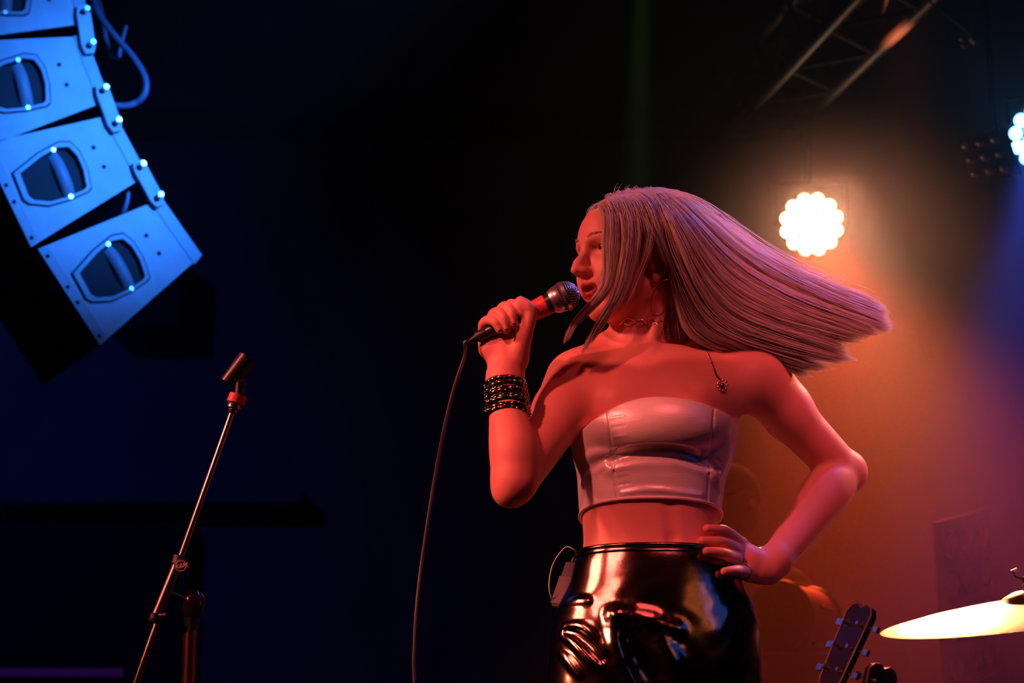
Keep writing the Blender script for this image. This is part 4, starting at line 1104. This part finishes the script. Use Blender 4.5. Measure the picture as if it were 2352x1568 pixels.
panel('lens_panel', ((2180, 1250), (2256, 1228), (2196, 1532)), 'unlit tall lamp panel with twelve oval lenses behind the cymbal', 4, 3, 6.6, 0, .35, .42)

# ================================================================== LIGHTING TRUSS
alu = mat('truss_aluminium', (0.16, 0.155, 0.15), rough=0.5, metal=0.5)
tv_ = (t1_-t0); tl_ = np.linalg.norm(tv_); tv_ /= tl_
s1 = np.cross(tv_, [0, 0, 1]); s1 /= np.linalg.norm(s1); s2 = np.cross(s1, tv_)
tr = thing('lighting_truss', t0, 'aluminium box truss overhead, partly lit orange', 'truss')
ch = [t0+s1*a+s2*b for a, b in ((0, 0), (.26, 0), (0, .26), (.26, .26))]
for c in ch: MB().tube([c, c+tv_*tl_], .024, 14).build('chord', alu, tr)
nseg = 9
for i in range(nseg):
    for (a, b) in ((0, 1), (2, 3), (0, 2), (1, 3)):
        p, q = (a, b) if i % 2 else (b, a)
        MB().tube([ch[p]+tv_*tl_*i/nseg, ch[q]+tv_*tl_*(i+1)/nseg], .010, 8).build('brace', mat('truss_brace_unlit', (.03, .03, .03), rough=.6), tr)  # braces coloured dark so the lattice reads as unlit
for q in (t0+tv_*.3, t1_-tv_*.1): MB().tube([q+s2*.26+s1*.13, (q+s1*.13)*np.array([1, 1, 0])+np.array([0, 0, 6.82])], .008, 8).build('hanging_wire', alu, tr)
kc = thing('truss_clamp', at(2230, 85, 6.3), 'small clamp and hook with safety bolts hanging at the lighting truss', 'clamp')
MB().tube([at(2232, 96, 6.3), at(2250, 76, 6.3)], [.014, .020], 10).build('clamp_body', alu, kc)
MB().tube([at(2206, 92, 6.3), at(2212, 84, 6.3)], .008, 10).build('bolt', alu, kc)
MB().tube([at(2212, 108, 6.3), at(2218, 102, 6.3)], .008, 10).build('bolt', alu, kc)
MB().tube([at(2241, 86, 6.3), at(2140, 8, 6.4), at(2120, -30, 6.5)], .004, 8).build('strap', alu, kc)

# ================================================================== CYMBALS
bronze = mat('cymbal_bronze', (0.95, 0.66, 0.36), rough=0.36, metal=1.0, noise=.12, nscale=30, bump=.15, bscale=120)
CY = 3.95
cc = at(2366, 1376, CY)
cn_ = np.array([-.14, -.180, 1.0]); cn_ /= np.linalg.norm(cn_)
def cymbal(name, c, n, R, label):
    M = frame(c, n); p = thing(name, (c[0], c[1], STAGE), label, 'cymbal', 'cymbals at the drum kit')
    prof = [(R, -.030), (R*.985, -.0285), (R*.75, -.016), (R*.5, -.007), (R*.24, -.001), (R*.20, .001), (R*.17, .008), (R*.10, .0165), (R*.03, .0185), (R*.03, .0175), (R*.10, .015), (R*.16, .006), (R*.24, -.003), (R*.5, -.009), (R*.75, -.018), (R*.985, -.030), (R, -.030)]
    d = MB().lathe(prof, 72, M); d.f = [f for f in d.f if len(f) == 4]; d.build('disc', bronze, p)
    return p, M
cy, Mc = cymbal('cymbal', cc, cn_, .287, 'large bronze cymbal glowing orange, with a wing nut above its bell')
MB().lathe([(.011, .018), (.011, .030)], 16, Mc).build('felt', mat('felt', (.2, .18, .16), rough=.95), cy)
MB().lathe([(.004, .03), (.004, .055)], 10, Mc).lathe([(.009, .034), (.009, .044)], 12, Mc).build('rod', chrome, cy)
MB().tube([Mc @ Vector(q) for q in ((-.004, 0, .038), (-.022, 0, .046), (-.026, 0, .058), (-.016, 0, .060))], .0026, 8).tube([Mc @ Vector(q) for q in ((.004, 0, .038), (.022, 0, .046), (.026, 0, .058), (.016, 0, .060))], .0026, 8).build('wing_nut', chrome, cy)
MB().tube([V(cc)-V(cn_)*.03, (cc[0], cc[1]+.02, STAGE+.03)], .011, 12).build('stand_tube', chrome, cy)
for k in range(3):
    q = 2*math.pi*k/3; MB().tube([(cc[0], cc[1]+.02, STAGE+.22), (cc[0]+.26*math.cos(q), cc[1]+.02+.26*math.sin(q), STAGE+.009)], .008, 8).build('stand_leg', chrome, cy)
c2 = at(2425, 1366, CY+.35); n2 = np.array([-.10, -.14, 1.0]); n2 /= np.linalg.norm(n2)
cy2, Mc2 = cymbal('cymbal', c2, n2, .185, 'smaller bronze cymbal showing its edge above the large one')
MB().lathe([(.004, .015), (.004, .05)], 10, Mc2).lathe([(.010, .018), (.010, .028)], 12, Mc2).build('rod', chrome, cy2)
MB().tube([V(c2)-V(n2)*.03, (c2[0]+.05, c2[1]+.15, STAGE+.02)], .011, 12).build('stand_tube', chrome, cy2)

# ================================================================== GUITARS
def guitar(name, head_px, foot_px, Y, yaw, wood, label, flip=1):
    top, bot = at(*head_px, Y), at(*foot_px, Y)
    z = (top-bot)/np.linalg.norm(top-bot); Ltot = (top[2]-STAGE-.10)/z[2]
    org = top-z*Ltot; x = np.cross([0, 1, 0], z); x /= np.linalg.norm(x); y = np.cross(z, x)
    cx, sx = math.cos(yaw), math.sin(yaw); x, y = x*cx+y*sx, y*cx-x*sx
    M = Matrix(((x[0], y[0], z[0], org[0]), (x[1], y[1], z[1], org[1]), (x[2], y[2], z[2], org[2]), (0, 0, 0, 1)))
    g = thing(name, org, label, 'guitar', 'guitars beside the drum kit', M=M)
    k = Ltot/1.0
    body2 = [(0, 0), (.10, .01), (.16, .06), (.175, .12), (.15, .19), (.115, .24), (.125, .30), (.14, .35), (.11, .39), (.04, .36), (.0, .37), (-.04, .40), (-.11, .42), (-.145, .37), (-.13, .30), (-.115, .24), (-.15, .19), (-.175, .12), (-.16, .06), (-.10, .01)]
    q = crom([(a, b, 0) for a, b in body2+body2[:1]], 70)[:-1]
    MB().prism([(a[0]*k, a[1]*k) for a in q], -.022, .022).build('body', wood, g, shift=False, bevel=.005)
    MB().prism([(-.028, .34*k), (.028, .34*k), (.021, .80*k), (-.021, .80*k)], -.040, -.020).build('neck', wood, g, shift=False, bevel=.004)
    hs = [(-.021, .79), (-.034, .825), (-.038, .90), (-.041, .975), (-.030, .990), (-.014, .995), (0, .986), (.014, .995), (.030, .990), (.041, .975), (.038, .90), (.034, .825), (.021, .79)]
    h_ = MB().prism([(a, b*k) for a, b in hs], -.036, -.020).build('headstock', wood, g, shift=False, bevel=.002)
    bind = MB(); bind.tube([(a, -.036, b*k) for a, b in hs], .0022, 6, closed=True); bind.build('binding', mat('cream_binding', (.22, .11, .08), rough=.4), h_, shift=False)
    for s_ in (-1, 1):
        for i in range(3):
            zz = (.845+.052*i)*k
            pg = MB().lathe([(.0045, -.050), (.0055, -.046), (.0055, -.036), (.008, -.036), (.008, -.034)], 14, frame((s_*.024, 0, zz), (0, 1, 0))).build('tuning_post', bolt, h_, shift=False)
            MB().tube([(s_*.038, -.026, zz), (s_*.052, -.026, zz)], .003, 8).box((s_*.060, -.026, zz), (.016, .007, .013)).build('tuning_key', mat('key_nickel', (.7, .7, .75), rough=.2, metal=.9), h_, shift=False)
    for i in range(6):
        MB().tube([(-.017+.0068*i, -.043, .08*k), (-.015+.006*i, -.043, .80*k)], .0006, 4).build('string', bolt, g, shift=False)
    MB().box((0, -.027, .07*k), (.08, .01, .012)).build('bridge', bolt, g, shift=False)
    for zz in (.16, .27): MB().box((0, -.025, zz*k), (.075, .008, .036)).build('pickup', black, g, shift=False)
    # stand
    st_ = thing('guitar_stand', (org[0], org[1], STAGE), 'tubular stand carrying the '+label.split(' with')[0], 'stand', 'guitar stands')
    for s_ in (-1, 1):
        a = V(org)+V(x)*s_*.12; MB().tube([(a.x, a.y-.06, STAGE+.10), (a.x, a.y+.05, STAGE+.10), (a.x+s_*.05, a.y+.10, STAGE+.012)], .009, 8).build('cradle_arm', black, st_)
    MB().tube([(org[0]-.12, org[1]+.05, STAGE+.10), (org[0]+.12, org[1]+.05, STAGE+.10)], .009, 8).build('crossbar', black, st_)
    return g
guitar('electric_guitar', (2012, 1398), (1960, 1518), 4.35, -1.02, mat('guitar_red', (.02, .006, .005), rough=.35, coat=.2), 'dark red electric guitar with three tuners a side, headstock upright')
guitar('electric_guitar', (2010, 1522), (1990, 1600), 4.70, .55, mat('guitar_black', (.02, .015, .015), rough=.2, coat=.5), 'black electric guitar with chrome tuners, lower and behind the red one')

# ================================================================== BACKGROUND MUSICIAN, DRUM AND CASE
YB = 7.0
mz = lambda px, py, d=0: at(px, py, YB+d)
mu = thing('person', (mz(1690, 1160)[0], YB, STAGE), 'dim musician in a dark shirt standing behind the singer\'s bent arm', 'person')
MF = Field(); hx = mz(1690, 1155)
MF.ell(hx, (.075, .095, .115), .02)
MF.ell(hx+np.array([.02, -.045, -.05]), (.05, .06, .06), .03)
MF.cone(hx+np.array([.03, -.10, -.005]), hx+np.array([.035, -.125, -.035]), .012, .014, .01)
MF.cone(hx+np.array([-.01, .03, -.09]), hx+np.array([-.02, .03, -.20]), .055, .06, .03)
sh = hx+np.array([-.02, .04, -.26])
for k in (-1, 1):
    MF.cone(sh, sh+np.array([k*.19, 0, -.03]), .08, .065, .06)
    MF.chain([sh+np.array([k*.20, 0, -.04]), sh+np.array([k*.25, -.02, -.32]), sh+np.array([k*.10, -.24, -.42])], [.06, .048, .036], .03)
    MF.chain([sh+np.array([k*.10, -.24, -.42]), sh+np.array([k*.06, -.29, -.44]), sh+np.array([k*.02, -.32, -.46])], [.036, .034, .026], .02)
    MF.chain([sh+np.array([k*.10, .02, -.60]), sh+np.array([k*.12, -.02, -.95]), sh+np.array([k*.13, .02, -1.32])], [.10, .075, .055], .04)
    MF.cone((sh[0]+k*.13, sh[1]+.02, STAGE+.045), (sh[0]+k*.14, sh[1]-.15, STAGE+.035), .045, .035, .02)
MF.chain([sh+np.array([0, .01, -.02]), sh+np.array([0, 0, -.3]), sh+np.array([0, .02, -.62])], [.13, .14, .14], .06)
v, f = polygonize(MF, (sh[0]-.36, YB-.42, STAGE-.01), (sh[0]+.36, YB+.30, hx[2]+.15), .011, 1)
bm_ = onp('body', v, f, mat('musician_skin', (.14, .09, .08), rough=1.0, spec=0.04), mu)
SF = Field(); SF.ops = list(MF.ops)
SF2 = lambda P: np.maximum(MF(P)-.010, np.maximum(P[:, 2]-(sh[2]+.045), np.where(P[:, 1] < sh[1]-.20, 1., -1.)*0+(sh[2]-.62-P[:, 2])))
v, f = polygonize(SF2, (sh[0]-.38, YB-.44, sh[2]-.66), (sh[0]+.38, YB+.32, sh[2]+.08), .012, 1)
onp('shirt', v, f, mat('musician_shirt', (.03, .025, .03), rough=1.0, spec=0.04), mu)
SF3 = lambda P: np.maximum(MF(P)-.012, np.maximum(P[:, 2]-(sh[2]-.60), STAGE+.06-P[:, 2]))
v, f = polygonize(SF3, (sh[0]-.38, YB-.3, STAGE+.03), (sh[0]+.38, YB+.32, sh[2]-.56), .013, 1)
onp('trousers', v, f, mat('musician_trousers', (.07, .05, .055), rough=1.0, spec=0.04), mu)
HFm = lambda P: np.maximum(np.linalg.norm((P-hx-np.array([-.012, .018, .03]))/np.array([1, 1.15, 1.1]), axis=1)-.098, -(P[:, 2]-hx[2]-.01)-.10*(P[:, 1] > hx[1]))
v, f = polygonize(HFm, hx-.15, hx+.17, .008, 1)
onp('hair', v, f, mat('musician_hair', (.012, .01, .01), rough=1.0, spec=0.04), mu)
# drum on a case
YD = 6.3
cs0, cs1 = at(1700, 1497, YD), at(1915, 1497, YD)
cw = cs1[0]-cs0[0]
case = thing('flight_case', ((cs0[0]+cs1[0])/2, YD+.2, STAGE), 'dark red equipment case behind the singer\'s hip', 'case')
MB().box(((cs0[0]+cs1[0])/2, YD+.2, (STAGE+cs0[2])/2), (cw, .4, cs0[2]-STAGE)).build('box', mat('case_laminate', (.30, .06, .07), rough=.5), case, bevel=.006)
for (xx_, zz_) in ((cs0[0], cs0[2]), (cs1[0], cs0[2])):
    MB().box((xx_, YD+.2, zz_-.006), (.025, .405, .025)).build('edge_rail', mat('case_edge', (.1, .09, .1), rough=.4, metal=.7), case)
MB().box(((cs0[0]+cs1[0])/2, YD+.2, cs0[2]-.25), (cw+.004, .404, .02)).build('lid_joint', blackp, case)
MB().box((cs0[0]+.06, YD-.004, cs0[2]-.05), (.03, .012, .05)).build('latch', mat('latch_glow_tint', (.55, .02, .42), rough=.4), case)  # small magenta glow put into the latch colour
RD = .112
dc0 = at(1790, 1420, YD+.12); dc0[2] = cs0[2]+RD+.003
dd = np.array([-.55, -.80, .0]); dd /= np.linalg.norm(dd)
dr = thing('tom_drum', (dc0[0], dc0[1], cs0[2]), 'small tom drum with black head and orange-red shell lying on the case', 'drum')
Md = frame(dc0, dd)
MB().lathe([(RD*.97, -.20), (RD*.97, .0)], 48, Md).build('shell', mat('drum_shell', (.22, .06, .025), rough=.5, coat=.1), dr)
MB().lathe([(1e-7, .004), (RD*.98, .004), (RD*.98, 0)], 48, Md).build('drum_head', mat('drum_head_black', (.008, .008, .008), rough=.5), dr)
for z_ in (.002, -.2): MB().tube([Md @ Vector((RD*math.cos(q), RD*math.sin(q), z_)) for q in np.linspace(0, 2*math.pi, 49)[:-1]], .006, 8, closed=True).build('hoop', black, dr)
for k in range(6):
    q = 2*math.pi*k/6+.3; MB().tube([Md @ Vector((RD*1.03*math.cos(q), RD*1.03*math.sin(q), z_)) for z_ in (-.06, -.14)], .006, 8).build('lug', chrome, dr)

# ================================================================== HAZE
hz = MB().box((0, 7.68, 3.88), (10.8, 6.2, 5.7)).build('stage_haze', None, smooth=False)
hm = bpy.data.materials.new('haze'); hm.use_nodes = True; nt = hm.node_tree
nt.nodes.remove(nt.nodes['Principled BSDF']); vs = nt.nodes.new('ShaderNodeVolumeScatter')
vs.inputs['Color'].default_value = (1, 1, 1, 1); vs.inputs['Density'].default_value = 0.034; vs.inputs['Anisotropy'].default_value = 0.55
nt.links.new(vs.outputs[0], nt.nodes['Material Output'].inputs['Volume']); hz.data.materials.append(hm)
tag(hz, 'thin theatrical haze lit orange around the glowing lamp', 'haze', kind='stuff')
